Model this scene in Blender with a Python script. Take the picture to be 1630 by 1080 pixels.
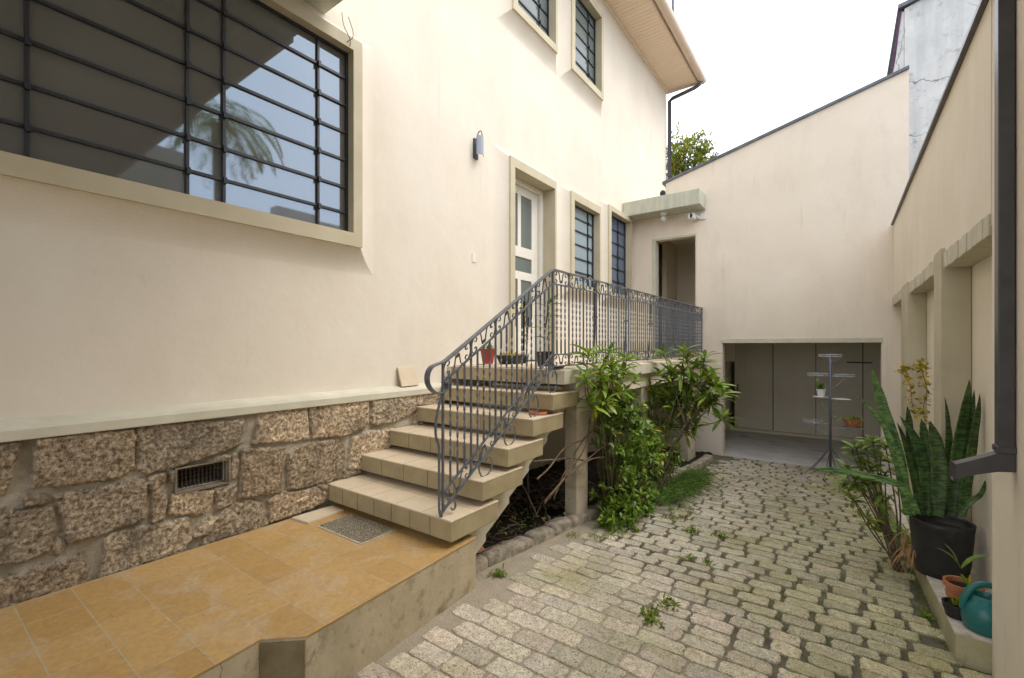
import bpy, bmesh, math, random
import numpy as np
from mathutils import Vector, Matrix, noise as mnoise
random.seed(7); np.random.seed(7)
R = math.radians
sc = bpy.context.scene
col = sc.collection
for o in list(bpy.data.objects): bpy.data.objects.remove(o)

# ---------------- camera, sky, sun, exposure ----------------
cd = bpy.data.cameras.new('camera'); cam = bpy.data.objects.new('camera', cd); col.objects.link(cam)
cam.location = (0, 0, 1.63); cam.rotation_euler = (R(90), 0, math.atan(525/725))
cd.lens = 36*725/1630; cd.sensor_width = 36; cd.shift_y = 12/1630; cd.clip_start = .02; cd.clip_end = 1000
sc.camera = cam
w = bpy.data.worlds.new('World'); sc.world = w; w.use_nodes = True
nt = w.node_tree; nt.nodes.clear()
sky = nt.nodes.new('ShaderNodeTexSky'); sky.sky_type = 'NISHITA'; sky.sun_disc = False
SUN_EL, SUN_AZ = R(56), R(62)          # azimuth measured from +Y towards +X
sky.sun_elevation = SUN_EL; sky.sun_rotation = SUN_AZ
sky.air_density = .8; sky.dust_density = 6.0; sky.ozone_density = 1.0
bg = nt.nodes.new('ShaderNodeBackground'); bg.inputs['Strength'].default_value = .15
wo = nt.nodes.new('ShaderNodeOutputWorld')
# thin bright overcast: the clear sky veiled by a white cloud layer of uneven thickness
tcw = nt.nodes.new('ShaderNodeTexCoord'); cn = nt.nodes.new('ShaderNodeTexNoise'); cn.inputs['Scale'].default_value = 2.2; cn.inputs['Detail'].default_value = 5
nt.links.new(tcw.outputs['Generated'], cn.inputs['Vector'])
cr = nt.nodes.new('ShaderNodeMapRange'); cr.inputs['From Min'].default_value = .3; cr.inputs['From Max'].default_value = .7; cr.inputs['To Min'].default_value = .70; cr.inputs['To Max'].default_value = .92
nt.links.new(cn.outputs['Fac'], cr.inputs['Value'])
cm = nt.nodes.new('ShaderNodeMix'); cm.data_type = 'RGBA'; cm.inputs['B'].default_value = (6.1, 6.3, 6.75, 1)
nt.links.new(cr.outputs[0], cm.inputs['Factor']); nt.links.new(sky.outputs[0], cm.inputs['A'])
nt.links.new(cm.outputs['Result'], bg.inputs['Color']); nt.links.new(bg.outputs[0], wo.inputs['Surface'])
sl = bpy.data.lights.new('sun', 'SUN'); sl.energy = .5; sl.angle = R(34); sl.color = (1, .97, .92)
so = bpy.data.objects.new('sun', sl); col.objects.link(so)
sd = Vector((math.sin(SUN_AZ)*math.cos(SUN_EL), math.cos(SUN_AZ)*math.cos(SUN_EL), math.sin(SUN_EL)))
so.rotation_euler = sd.to_track_quat('Z', 'Y').to_euler(); so.location = (3, 3, 12)
sc.view_settings.view_transform = 'Standard'; sc.view_settings.look = 'None'
sc.view_settings.exposure = 1.38; sc.view_settings.gamma = 1

# ---------------- helpers ----------------
class MB:
    def __init__(s): s.v = []; s.f = []; s.c = []; s.smooth = False
    def quad(s, a, b, c, d):
        n = len(s.v); s.v += [tuple(a), tuple(b), tuple(c), tuple(d)]; s.f.append((n, n+1, n+2, n+3)); return s
    def poly(s, pts):
        n = len(s.v); s.v += [tuple(p) for p in pts]; s.f.append(tuple(range(n, n+len(pts)))); return s
    def box(s, x0, x1, y0, y1, z0, z1, g=None):
        if x0 > x1: x0, x1 = x1, x0
        if y0 > y1: y0, y1 = y1, y0
        if z0 > z1: z0, z1 = z1, z0
        n = len(s.v)
        s.v += [(x0,y0,z0),(x1,y0,z0),(x1,y1,z0),(x0,y1,z0),(x0,y0,z1),(x1,y0,z1),(x1,y1,z1),(x0,y1,z1)]
        s.f += [tuple(n+i for i in q) for q in ((0,3,2,1),(4,5,6,7),(0,1,5,4),(1,2,6,5),(2,3,7,6),(3,0,4,7))]
        return s
    def prism(s, pts, axis, a, b):
        """extrude a 2-D outline along an axis; pts are the two other coordinates in order"""
        def P(p, t):
            return {'x': (t, p[0], p[1]), 'y': (p[0], t, p[1]), 'z': (p[0], p[1], t)}[axis]
        n = len(s.v); k = len(pts)
        s.v += [P(p, a) for p in pts]+[P(p, b) for p in pts]
        s.f.append(tuple(range(n+k-1, n-1, -1))); s.f.append(tuple(range(n+k, n+2*k)))
        for i in range(k):
            j = (i+1) % k; s.f.append((n+i, n+j, n+k+j, n+k+i))
        return s
    def tube(s, pts, r, n=6, cap=True):
        pts = [Vector(p) for p in pts]
        if not hasattr(r, '__len__'): r = [r]*len(pts)
        base = len(s.v); up = None
        for i, p in enumerate(pts):
            t = (pts[min(i+1, len(pts)-1)]-pts[max(i-1, 0)])
            if t.length < 1e-9: t = Vector((0, 0, 1))
            t.normalize()
            if up is None:
                up = Vector((0, 0, 1)) if abs(t.z) < .9 else Vector((1, 0, 0))
            a = t.cross(up)
            if a.length < 1e-6: a = t.orthogonal()
            a.normalize(); b = a.cross(t).normalized(); up = b
            for k in range(n):
                an = 2*math.pi*k/n+math.pi/n
                s.v.append(tuple(p+(a*math.cos(an)+b*math.sin(an))*r[i]))
        for i in range(len(pts)-1):
            for k in range(n):
                q = base+i*n; kk = (k+1) % n
                s.f.append((q+k, q+kk, q+n+kk, q+n+k))
        if cap:
            s.f.append(tuple(base+k for k in range(n-1, -1, -1)))
            e = base+(len(pts)-1)*n; s.f.append(tuple(e+k for k in range(n)))
        return s
    def ribbon(s, pts, wd, th, side):
        """flat bar swept along pts; wd along the vector side, th perpendicular"""
        pts = [Vector(p) for p in pts]; side = Vector(side).normalized(); base = len(s.v)
        for i, p in enumerate(pts):
            t = (pts[min(i+1, len(pts)-1)]-pts[max(i-1, 0)]).normalized()
            nn = side.cross(t).normalized()
            for a, b in ((-1, -1), (1, -1), (1, 1), (-1, 1)):
                s.v.append(tuple(p+side*a*wd/2+nn*b*th/2))
        for i in range(len(pts)-1):
            for k in range(4):
                q = base+i*4; kk = (k+1) % 4; s.f.append((q+k, q+kk, q+4+kk, q+4+k))
        s.f.append((base+3, base+2, base+1, base)); e = base+4*(len(pts)-1); s.f.append((e, e+1, e+2, e+3))
        return s
    def lathe(s, prof, c=(0, 0, 0), n=28, sx=1, sy=1):
        base = len(s.v)
        for r, z in prof:
            for k in range(n):
                a = 2*math.pi*k/n; s.v.append((c[0]+r*sx*math.cos(a), c[1]+r*sy*math.sin(a), c[2]+z))
        for i in range(len(prof)-1):
            for k in range(n):
                q = base+i*n; kk = (k+1) % n; s.f.append((q+k, q+kk, q+n+kk, q+n+k))
        return s
    def build(s, name, mat, parent=None, bevel=0, smooth=False, col_attr=None):
        me = bpy.data.meshes.new(name); me.from_pydata(s.v, [], s.f); me.update()
        if mat: me.materials.append(mat)
        if smooth:
            for p in me.polygons: p.use_smooth = True
        if col_attr is not None:
            ca = me.color_attributes.new('tone', 'FLOAT_COLOR', 'POINT')
            a = np.ones((len(s.v), 4), dtype=np.float32); ar = np.array(col_attr, dtype=np.float32)
            a[:, :ar.shape[1]] = ar
            ca.data.foreach_set('color', a.ravel())
        o = bpy.data.objects.new(name, me); col.objects.link(o)
        if parent: o.parent = parent
        if bevel:
            m = o.modifiers.new('bevel', 'BEVEL'); m.width = bevel; m.segments = 2; m.limit_method = 'ANGLE'; m.angle_limit = R(40)
        return o
def tag(o, label=None, cat=None, group=None, kind=None):
    if label: o['label'] = label
    if cat: o['category'] = cat
    if group: o['group'] = group
    if kind: o['kind'] = kind
    return o
def empty(name, loc, label=None, cat=None, group=None):
    o = bpy.data.objects.new(name, None); col.objects.link(o); o.location = loc; o.empty_display_size = .1
    return tag(o, label, cat, group)
class Kid:
    """builds parts in world coordinates under an Empty that sits at the thing's base"""
    pass
def part(mb, name, mat, parent, **k):
    o = mb.build(name, mat, parent, **k)
    if parent:
        p = Vector((0, 0, 0)); q = parent
        while q: p += q.location; q = q.parent
        o.location = -p
    return o
def smoothline(P, n=5, closed=False):
    P = [Vector(p) for p in P]; out = []
    for i in range(len(P)-1):
        p0 = P[max(i-1, 0)]; p1 = P[i]; p2 = P[i+1]; p3 = P[min(i+2, len(P)-1)]
        for k in range(n):
            t = k/n
            out.append(.5*((2*p1)+(-p0+p2)*t+(2*p0-5*p1+4*p2-p3)*t*t+(-p0+3*p1-3*p2+p3)*t**3))
    out.append(P[-1]); return out
def gz(y): return -max(0, min(1, (y-2.4)/5.8))*.33
def fbm(p, o=4):
    v = 0; a = .5; q = Vector(p)
    for _ in range(o): v += a*mnoise.noise(q); q = q*2.1+Vector((3.1, 1.7, 5.3)); a *= .5
    return v

# ---------------- materials ----------------
def mat(name, c1, c2=None, scale=4, rough=.8, bump=.0, bscale=60, detail=6, lo=.35, hi=.65, metal=0, spec=.3, stretch=(1,1,1), extra=None, tone=False, trans=0, coat=0, bdist=.01):
    m = bpy.data.materials.new(name); m.use_nodes = True; t = m.node_tree; N = t.nodes; L = t.links
    b = N['Principled BSDF']; b.inputs['Roughness'].default_value = rough; b.inputs['Metallic'].default_value = metal
    b.inputs['Specular IOR Level'].default_value = spec
    if coat: b.inputs['Coat Weight'].default_value = coat; b.inputs['Coat Roughness'].default_value = .1
    tc = N.new('ShaderNodeTexCoord'); mp = N.new('ShaderNodeMapping'); mp.inputs['Scale'].default_value = stretch
    geo = N.new('ShaderNodeNewGeometry')
    L.new(geo.outputs['Position'], mp.inputs['Vector'])
    cur = None
    if c2:
        n = N.new('ShaderNodeTexNoise'); n.inputs['Scale'].default_value = scale; n.inputs['Detail'].default_value = detail
        n.inputs['Roughness'].default_value = .6
        L.new(mp.outputs[0], n.inputs['Vector'])
        r = N.new('ShaderNodeValToRGB'); r.color_ramp.elements[0].position = lo; r.color_ramp.elements[1].position = hi
        r.color_ramp.elements[0].color = (*c1, 1); r.color_ramp.elements[1].color = (*c2, 1)
        L.new(n.outputs['Fac'], r.inputs['Fac']); cur = r.outputs['Color']
    else:
        rg = N.new('ShaderNodeRGB'); rg.outputs[0].default_value = (*c1, 1); cur = rg.outputs[0]
    for e in (extra or []):      # further blotches: (colour, scale, lo, hi, strength, stretch)
        c, s_, l_, h_, st, strv = e
        mp2 = N.new('ShaderNodeMapping'); mp2.inputs['Scale'].default_value = strv; mp2.inputs['Location'].default_value = (s_*1.3, 2.1, s_*.7)
        L.new(geo.outputs['Position'], mp2.inputs['Vector'])
        n = N.new('ShaderNodeTexNoise'); n.inputs['Scale'].default_value = s_; n.inputs['Detail'].default_value = 8; n.inputs['Roughness'].default_value = .65
        L.new(mp2.outputs[0], n.inputs['Vector'])
        mr = N.new('ShaderNodeMapRange'); mr.inputs['From Min'].default_value = l_; mr.inputs['From Max'].default_value = h_; mr.inputs['To Max'].default_value = st
        L.new(n.outputs['Fac'], mr.inputs['Value'])
        mx = N.new('ShaderNodeMix'); mx.data_type = 'RGBA'; L.new(mr.outputs[0], mx.inputs['Factor']); L.new(cur, mx.inputs['A']); mx.inputs['B'].default_value = (*c, 1)
        cur = mx.outputs['Result']
    if tone:
        at = N.new('ShaderNodeAttribute'); at.attribute_name = 'tone'
        mx = N.new('ShaderNodeMix'); mx.data_type = 'RGBA'; mx.blend_type = 'MULTIPLY'; mx.inputs['Factor'].default_value = 1
        L.new(cur, mx.inputs['A']); L.new(at.outputs['Color'], mx.inputs['B']); cur = mx.outputs['Result']
    L.new(cur, b.inputs['Base Color'])
    if bump:
        n = N.new('ShaderNodeTexNoise'); n.inputs['Scale'].default_value = bscale; n.inputs['Detail'].default_value = 9; n.inputs['Roughness'].default_value = .65
        L.new(mp.outputs[0], n.inputs['Vector'])
        bp = N.new('ShaderNodeBump'); bp.inputs['Strength'].default_value = bump; bp.inputs['Distance'].default_value = bdist
        L.new(n.outputs['Fac'], bp.inputs['Height']); L.new(bp.outputs[0], b.inputs['Normal'])
    if trans:
        tr = N.new('ShaderNodeBsdfTranslucent'); L.new(cur, tr.inputs['Color'])
        ms = N.new('ShaderNodeMixShader'); ms.inputs[0].default_value = trans
        L.new(b.outputs[0], ms.inputs[1]); L.new(tr.outputs[0], ms.inputs[2]); L.new(ms.outputs[0], N['Material Output'].inputs['Surface'])
    return m
M = {}
M['plaster'] = mat('cream_plaster', (.71,.64,.525), (.755,.695,.585), 1.3, .9, .35, 9, extra=[((.58,.49,.38), .9, .48, .85, .28, (1.6,1.6,.5)), ((.50,.42,.32), 2.0, .62, .80, .30, (5,5,.35)), ((.82,.78,.70), 6, .6, .8, .45, (1,1,.8)), ((.66,.56,.45), 2.2, .52, .8, .35, (1,1,.35)), ((.50,.44,.34), 9, .66, .8, .3, (1,1,.5))])
M['plaster_back'] = mat('pinkish_plaster', (.75,.66,.54), (.80,.715,.60), 1.1, .9, .35, 9, extra=[((.44,.37,.28), 1.0, .50, .85, .35, (1.6,1.6,.5)), ((.36,.31,.24), 2.2, .60, .78, .35, (5,5,.3)), ((.52,.45,.36), 3, .58, .85, .5, (1,1,.3)), ((.42,.38,.32), 14, .68, .82, .4, (1,1,.2))])
M['trim'] = mat('olive_trim', (.50,.44,.30), (.56,.50,.355), 3, .7, .05, 30)
M['band'] = mat('pale_green_band', (.52,.50,.385), (.60,.57,.45), 5, .8, .12, 30, extra=[((.30,.27,.20), 12, .62, .8, .5, (1,1,1))])
M['canopy'] = mat('stained_green_concrete', (.45,.45,.36), (.54,.54,.44), 6, .85, .15, 40, stretch=(3,1,.4), extra=[((.24,.24,.18), 9, .6, .8, .6, (3,3,.4))])
M['wood_white'] = mat('white_paint', (.74,.71,.62), (.78,.75,.67), 6, .45, 0, spec=.5)
M['iron'] = mat('grey_iron', (.10,.112,.132), (.155,.17,.20), 20, .38, .1, 90, metal=.25, spec=.6, extra=[((.10,.05,.03), 30, .68, .8, .5, (1,1,1))])
M['iron_dark'] = mat('dark_iron', (.035,.04,.05), (.06,.07,.085), 20, .45, metal=.2, spec=.5)
M['winbar'] = mat('window_bar_paint', (.02,.022,.028), (.035,.037,.045), 30, .4, spec=.5)
def glass(name, base, rough=.02, ior=1.7):
    m = bpy.data.materials.new(name); m.use_nodes = True; b = m.node_tree.nodes['Principled BSDF']
    b.inputs['Base Color'].default_value = (*base, 1); b.inputs['Roughness'].default_value = rough; b.inputs['IOR'].default_value = ior
    return m
M['glass'] = glass('dark_window_glass', (.13,.122,.105), .03, 2.5)
M['glass'].node_tree.nodes['Principled BSDF'].inputs['Specular Tint'].default_value = (.62,.80,1,1)
M['glass_blue'] = glass('pale_window_glass', (.30,.37,.40), .15, 1.5)
M['glass_navy'] = glass('deep_blue_window_glass', (.10,.14,.21), .08, 1.7)
M['glass_grey'] = glass('grey_door_glass', (.13,.16,.15), .2, 1.6)
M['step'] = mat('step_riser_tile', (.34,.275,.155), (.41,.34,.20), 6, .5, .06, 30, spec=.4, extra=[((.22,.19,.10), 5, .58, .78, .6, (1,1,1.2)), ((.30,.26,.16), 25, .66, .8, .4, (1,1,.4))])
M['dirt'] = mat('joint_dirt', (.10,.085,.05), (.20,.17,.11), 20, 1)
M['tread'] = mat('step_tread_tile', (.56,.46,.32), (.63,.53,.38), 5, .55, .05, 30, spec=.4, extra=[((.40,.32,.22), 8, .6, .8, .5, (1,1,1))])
M['concrete'] = mat('raw_concrete', (.36,.33,.27), (.46,.42,.34), 6, .95, .4, 40, extra=[((.14,.13,.10), 7, .58, .75, .7, (1,1,.6))])
M['slab'] = mat('slab_edge_concrete', (.54,.50,.39), (.62,.57,.45), 5, .85, .2, 30, extra=[((.12,.11,.08), 10, .58, .72, .75, (2,2,.4))])
M['soil'] = mat('dark_soil', (.018,.014,.010), (.05,.038,.025), 14, 1, 1, 40, bdist=.05)
M['floor'] = mat('garage_concrete_floor', (.46,.44,.41), (.56,.54,.50), 3, .7, .1, 40, extra=[((.12,.11,.10), 2.2, .55, .7, .6, (1,1,1))])
M['dark'] = mat('dark_interior', (.03,.028,.025), None, rough=.9)
M['rooftile'] = mat('roof_tile', (.20,.09,.06), (.28,.14,.09), 8, .9, .2, 30)
M['soffit'] = mat('soffit_boards', (.80,.62,.46), (.84,.68,.52), 3, .6, stretch=(1,6,1))
M['gutter'] = mat('gutter_paint', (.66,.52,.40), (.72,.58,.46), 6, .5, .05, 30)
M['pipe'] = mat('grey_downpipe_paint', (.055,.053,.058), (.075,.073,.08), 10, .35, .05, 30, spec=.5, extra=[((.16,.13,.10), 14, .66, .8, .5, (1,1,.4))])
M['flash'] = mat('zinc_flashing', (.10,.11,.13), (.16,.17,.19), 8, .5, metal=.3)
M['neigh'] = mat('weathered_white_render', (.52,.53,.52), (.64,.645,.63), 2, .9, .5, 8, extra=[((.36,.38,.40), 1.6, .45, .75, .7, (3,1,.3)), ((.22,.23,.23), 5, .56, .70, .7, (1,1,1)), ((.10,.11,.12), 14, .64, .70, .6, (.6,1,2.0))])
M['black_plastic'] = mat('black_plastic', (.015,.015,.017), (.025,.025,.027), 9, .45, .05, 40, spec=.4, extra=[((.12,.10,.08), 7, .58, .75, .45, (1,1,.6))])
M['terra'] = mat('terracotta', (.42,.15,.07), (.52,.22,.11), 9, .8, .1, 40, extra=[((.55,.42,.32), 14, .6, .8, .5, (1,1,1))])
M['redpot'] = mat('red_clay_pot', (.30,.04,.02), (.36,.06,.03), 9, .6)
M['teal'] = mat('teal_plastic', (.012,.125,.12), (.02,.165,.155), 5, .35, .04, 30, spec=.5)
M['white'] = mat('white_enamel', (.75,.75,.73), None, rough=.4)
M['leaf'] = mat('glossy_leaf', (.09,.19,.015), (.27,.38,.045), 9, .38, spec=.5, trans=.25, tone=True)
M['leaf2'] = mat('small_leaf', (.08,.19,.02), (.25,.38,.05), 14, .4, spec=.5, trans=.3, tone=True)
M['fern'] = mat('fern_green', (.09,.22,.03), (.18,.34,.06), 14, .6, trans=.3, tone=True)
M['moss'] = mat('weed_green', (.10,.17,.015), (.20,.28,.03), 20, .7, trans=.3, tone=True)
M['yleaf'] = mat('yellowing_leaf', (.30,.27,.03), (.50,.42,.06), 20, .5, trans=.3, tone=True)
M['tleaf'] = mat('tree_leaf', (.07,.13,.01), (.24,.26,.03), 3, .6, trans=.35, tone=True)
M['stem'] = mat('green_brown_stem', (.06,.055,.025), (.12,.10,.05), 15, .8)
M['twig'] = mat('dry_twig', (.10,.065,.04), (.22,.16,.11), 15, .9)
M['dry'] = mat('dry_brown_leaf', (.28,.14,.05), (.45,.30,.14), 15, .8, trans=.2)
M['cobble'] = mat('granite_sett', (.50,.45,.36), (.74,.68,.56), 26, .92, 1, 55, tone=True, bdist=.012, extra=[((.18,.15,.12), 110, .52, .60, .8, (1,1,1)), ((.20,.17,.13), 30, .60, .68, .5, (1,1,1)), ((.86,.80,.68), 90, .57, .66, .6, (1,1,1)), ((.30,.29,.10), 1.3, .46, .72, .65, (1,1,1)), ((.14,.12,.09), 6, .6, .75, .5, (1,1,1))])
M['mat'] = mat('coir_mat', (.16,.12,.07), (.46,.42,.32), 160, 1, 1, 160, lo=.42, hi=.58, bdist=.01)

M['plaster_right'] = mat('right_wall_plaster', (.78,.69,.56), (.82,.75,.63), 1.3, .9, .35, 9, extra=[((.55,.47,.34), 1.0, .50, .85, .35, (1.6,1.6,.5)), ((.45,.38,.27), 2.2, .60, .78, .35, (5,5,.3))])
def cracks(m, scale, width, colour, lo, hi, strv=(1,1,1), cover=3.0):
    t = m.node_tree; N = t.nodes; L = t.links; b = N['Principled BSDF']; src = b.inputs['Base Color'].links[0].from_socket
    g = N.new('ShaderNodeNewGeometry'); n = N.new('ShaderNodeTexNoise'); n.inputs['Scale'].default_value = 5; n.inputs['Detail'].default_value = 6; L.new(g.outputs['Position'], n.inputs['Vector'])
    va = N.new('ShaderNodeVectorMath'); va.operation = 'MULTIPLY_ADD'; va.inputs[1].default_value = (.22,.22,.22); L.new(n.outputs['Color'], va.inputs[0]); L.new(g.outputs['Position'], va.inputs[2])
    mp = N.new('ShaderNodeMapping'); mp.inputs['Scale'].default_value = strv; L.new(va.outputs[0], mp.inputs['Vector'])
    v = N.new('ShaderNodeTexVoronoi'); v.feature = 'DISTANCE_TO_EDGE'; v.inputs['Scale'].default_value = scale; L.new(mp.outputs[0], v.inputs['Vector'])
    a = N.new('ShaderNodeMapRange'); a.inputs['From Min'].default_value = width*.4; a.inputs['From Max'].default_value = width; a.inputs['To Min'].default_value = 1; a.inputs['To Max'].default_value = 0; L.new(v.outputs['Distance'], a.inputs['Value'])
    n2 = N.new('ShaderNodeTexNoise'); n2.inputs['Scale'].default_value = cover; n2.inputs['Detail'].default_value = 4; L.new(g.outputs['Position'], n2.inputs['Vector'])
    c = N.new('ShaderNodeMapRange'); c.inputs['From Min'].default_value = lo; c.inputs['From Max'].default_value = hi; L.new(n2.outputs['Fac'], c.inputs['Value'])
    mu = N.new('ShaderNodeMath'); mu.operation = 'MULTIPLY'; L.new(a.outputs[0], mu.inputs[0]); L.new(c.outputs[0], mu.inputs[1])
    mx = N.new('ShaderNodeMix'); mx.data_type = 'RGBA'; mx.inputs['B'].default_value = (*colour, 1); L.new(mu.outputs[0], mx.inputs['Factor']); L.new(src, mx.inputs['A']); L.new(mx.outputs['Result'], b.inputs['Base Color'])
cracks(M['neigh'], .9, .009, (.22,.23,.25), .5, .58, cover=1.0)
def stone_mat():
    m = mat('rough_granite', (.21,.155,.095), (.82,.68,.48), 42, .9, 1, 45, detail=8, tone=True, lo=.41, hi=.59, bdist=.03, extra=[((.42,.24,.10), 3.5, .58, .74, .4, (1,1,2)), ((.10,.085,.06), 4.5, .48, .64, .62, (1,1,1)), ((.05,.045,.04), 85, .54, .64, .75, (1,1,1)), ((.72,.66,.56), 70, .60, .70, .5, (1,1,1))])
    for q in m.node_tree.nodes:
        if q.type == 'TEX_NOISE': q.inputs['Roughness'].default_value = .78; q.inputs['Detail'].default_value = 10
    # mortar where the attribute's alpha is low
    t = m.node_tree; N = t.nodes; L = t.links; b = N['Principled BSDF']
    src = b.inputs['Base Color'].links[0].from_socket
    at = N.new('ShaderNodeAttribute'); at.attribute_name = 'tone'
    n = N.new('ShaderNodeTexNoise'); n.inputs['Scale'].default_value = 9; n.inputs['Detail'].default_value = 8
    g = N.new('ShaderNodeNewGeometry'); L.new(g.outputs['Position'], n.inputs['Vector'])
    r = N.new('ShaderNodeValToRGB'); r.color_ramp.elements[0].position = .4; r.color_ramp.elements[1].position = .62
    r.color_ramp.elements[0].color = (.44,.39,.28,1); r.color_ramp.elements[1].color = (.68,.61,.48,1)
    L.new(n.outputs['Fac'], r.inputs['Fac'])
    mx = N.new('ShaderNodeMix'); mx.data_type = 'RGBA'
    L.new(at.outputs['Alpha'], mx.inputs['Factor']); L.new(r.outputs['Color'], mx.inputs['A']); L.new(src, mx.inputs['B'])
    L.new(mx.outputs['Result'], b.inputs['Base Color'])
    return m
M['stone'] = stone_mat()
def joint_mat():
    m = mat('joint_sand', (.11,.10,.065), (.22,.20,.14), 5, 1, .8, 60, bdist=.02, extra=[((.10,.12,.035), 3, .5, .62, .75, (1,1,1)), ((.05,.045,.035), 16, .55, .66, .7, (1,1,1))])
    t = m.node_tree; N = t.nodes; L = t.links; b = N['Principled BSDF']; src = b.inputs['Base Color'].links[0].from_socket
    at = N.new('ShaderNodeAttribute'); at.attribute_name = 'tone'
    n = N.new('ShaderNodeTexNoise'); n.inputs['Scale'].default_value = 12; n.inputs['Detail'].default_value = 8
    g = N.new('ShaderNodeNewGeometry'); L.new(g.outputs['Position'], n.inputs['Vector'])
    r = N.new('ShaderNodeValToRGB'); r.color_ramp.elements[0].color = (.33,.28,.20,1); r.color_ramp.elements[1].color = (.52,.45,.34,1)
    L.new(n.outputs['Fac'], r.inputs['Fac'])
    mx = N.new('ShaderNodeMix'); mx.data_type = 'RGBA'
    L.new(at.outputs['Fac'], mx.inputs['Factor']); L.new(src, mx.inputs['A']); L.new(r.outputs['Color'], mx.inputs['B'])
    L.new(mx.outputs['Result'], b.inputs['Base Color']); return m
M['joint'] = joint_mat()
def tile_mat(name, c1, c2, cg, size, off=(0,0), mort=.006, stain=(.62,.50,.34), rough=.45, stag=0, plane='xy'):
    m = bpy.data.materials.new(name); m.use_nodes = True; t = m.node_tree; N = t.nodes; L = t.links; b = N['Principled BSDF']
    g = N.new('ShaderNodeNewGeometry'); mp = N.new('ShaderNodeMapping')
    mp.inputs['Location'].default_value = (off[0], off[1], 0)
    L.new(g.outputs['Position'], mp.inputs['Vector'])
    vec = mp.outputs[0]
    if plane == 'xy90': mp.inputs['Rotation'].default_value = (0, 0, R(90))
    br = N.new('ShaderNodeTexBrick'); br.offset = stag; br.inputs['Scale'].default_value = 1
    br.inputs['Brick Width'].default_value = size[0]; br.inputs['Row Height'].default_value = size[1]; br.inputs['Mortar Size'].default_value = mort
    br.inputs['Mortar Smooth'].default_value = .3; br.inputs['Color1'].default_value = (*c1, 1); br.inputs['Color2'].default_value = (*c2, 1); br.inputs['Mortar'].default_value = (*cg, 1)
    L.new(vec, br.inputs['Vector'])
    n = N.new('ShaderNodeTexNoise'); n.inputs['Scale'].default_value = 3.2; n.inputs['Detail'].default_value = 10; n.inputs['Distortion'].default_value = 1.6
    L.new(g.outputs['Position'], n.inputs['Vector'])
    mr = N.new('ShaderNodeMapRange'); mr.inputs['From Min'].default_value = .5; mr.inputs['From Max'].default_value = .72; mr.inputs['To Max'].default_value = .5
    L.new(n.outputs['Fac'], mr.inputs['Value'])
    mx = N.new('ShaderNodeMix'); mx.data_type = 'RGBA'; L.new(mr.outputs[0], mx.inputs['Factor']); L.new(br.outputs['Color'], mx.inputs['A']); mx.inputs['B'].default_value = (*stain, 1)
    n2 = N.new('ShaderNodeTexNoise'); n2.inputs['Scale'].default_value = 45; n2.inputs['Detail'].default_value = 6; L.new(g.outputs['Position'], n2.inputs['Vector'])
    mr2 = N.new('ShaderNodeMapRange'); mr2.inputs['From Min'].default_value = .3; mr2.inputs['From Max'].default_value = .7; mr2.inputs['To Min'].default_value = .88; mr2.inputs['To Max'].default_value = 1.1
    L.new(n2.outputs['Fac'], mr2.inputs['Value'])
    vm = N.new('ShaderNodeVectorMath'); vm.operation = 'SCALE'; L.new(mx.outputs['Result'], vm.inputs[0]); L.new(mr2.outputs[0], vm.inputs['Scale'])
    L.new(vm.outputs[0], b.inputs['Base Color'])
    mr3 = N.new('ShaderNodeMapRange'); mr3.inputs['To Min'].default_value = rough; mr3.inputs['To Max'].default_value = rough+.25; L.new(n.outputs['Fac'], mr3.inputs['Value']); L.new(mr3.outputs[0], b.inputs['Roughness'])
    bp = N.new('ShaderNodeBump'); bp.inputs['Strength'].default_value = .5; bp.inputs['Distance'].default_value = .003; bp.invert = True
    L.new(br.outputs['Fac'], bp.inputs['Height']); L.new(bp.outputs[0], b.inputs['Normal'])
    return m
M['patio_tile'] = tile_mat('ochre_floor_tile', (.41,.25,.085), (.49,.315,.12), (.44,.34,.20), (.27,.205), (.08+.27, .03), .004, (.50,.40,.27))
def sidemat():
    return mat('patio_side_render', (.46,.38,.25), (.56,.48,.33), 4, .9, .5, 22, extra=[((.10,.09,.06), 4.5, .53, .68, .75, (1,1,1)), ((.30,.25,.16), 2.2, .45, .7, .6, (1,1,.6)), ((.24,.20,.13), 22, .58, .7, .6, (1,1,1))])
M['side'] = sidemat(); cracks(M['side'], 3.0, .010, (.14,.12,.08), .50, .58, cover=1.6)

# ================= GROUND =================
PAVX0, PAVX1 = -2.02, .50
g = MB(); g.quad((-300,-300,-.46), (300,-300,-.46), (300,300,-.46), (-300,300,-.46))
tag(g.build('ground', M['soil']), kind='structure')

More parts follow.
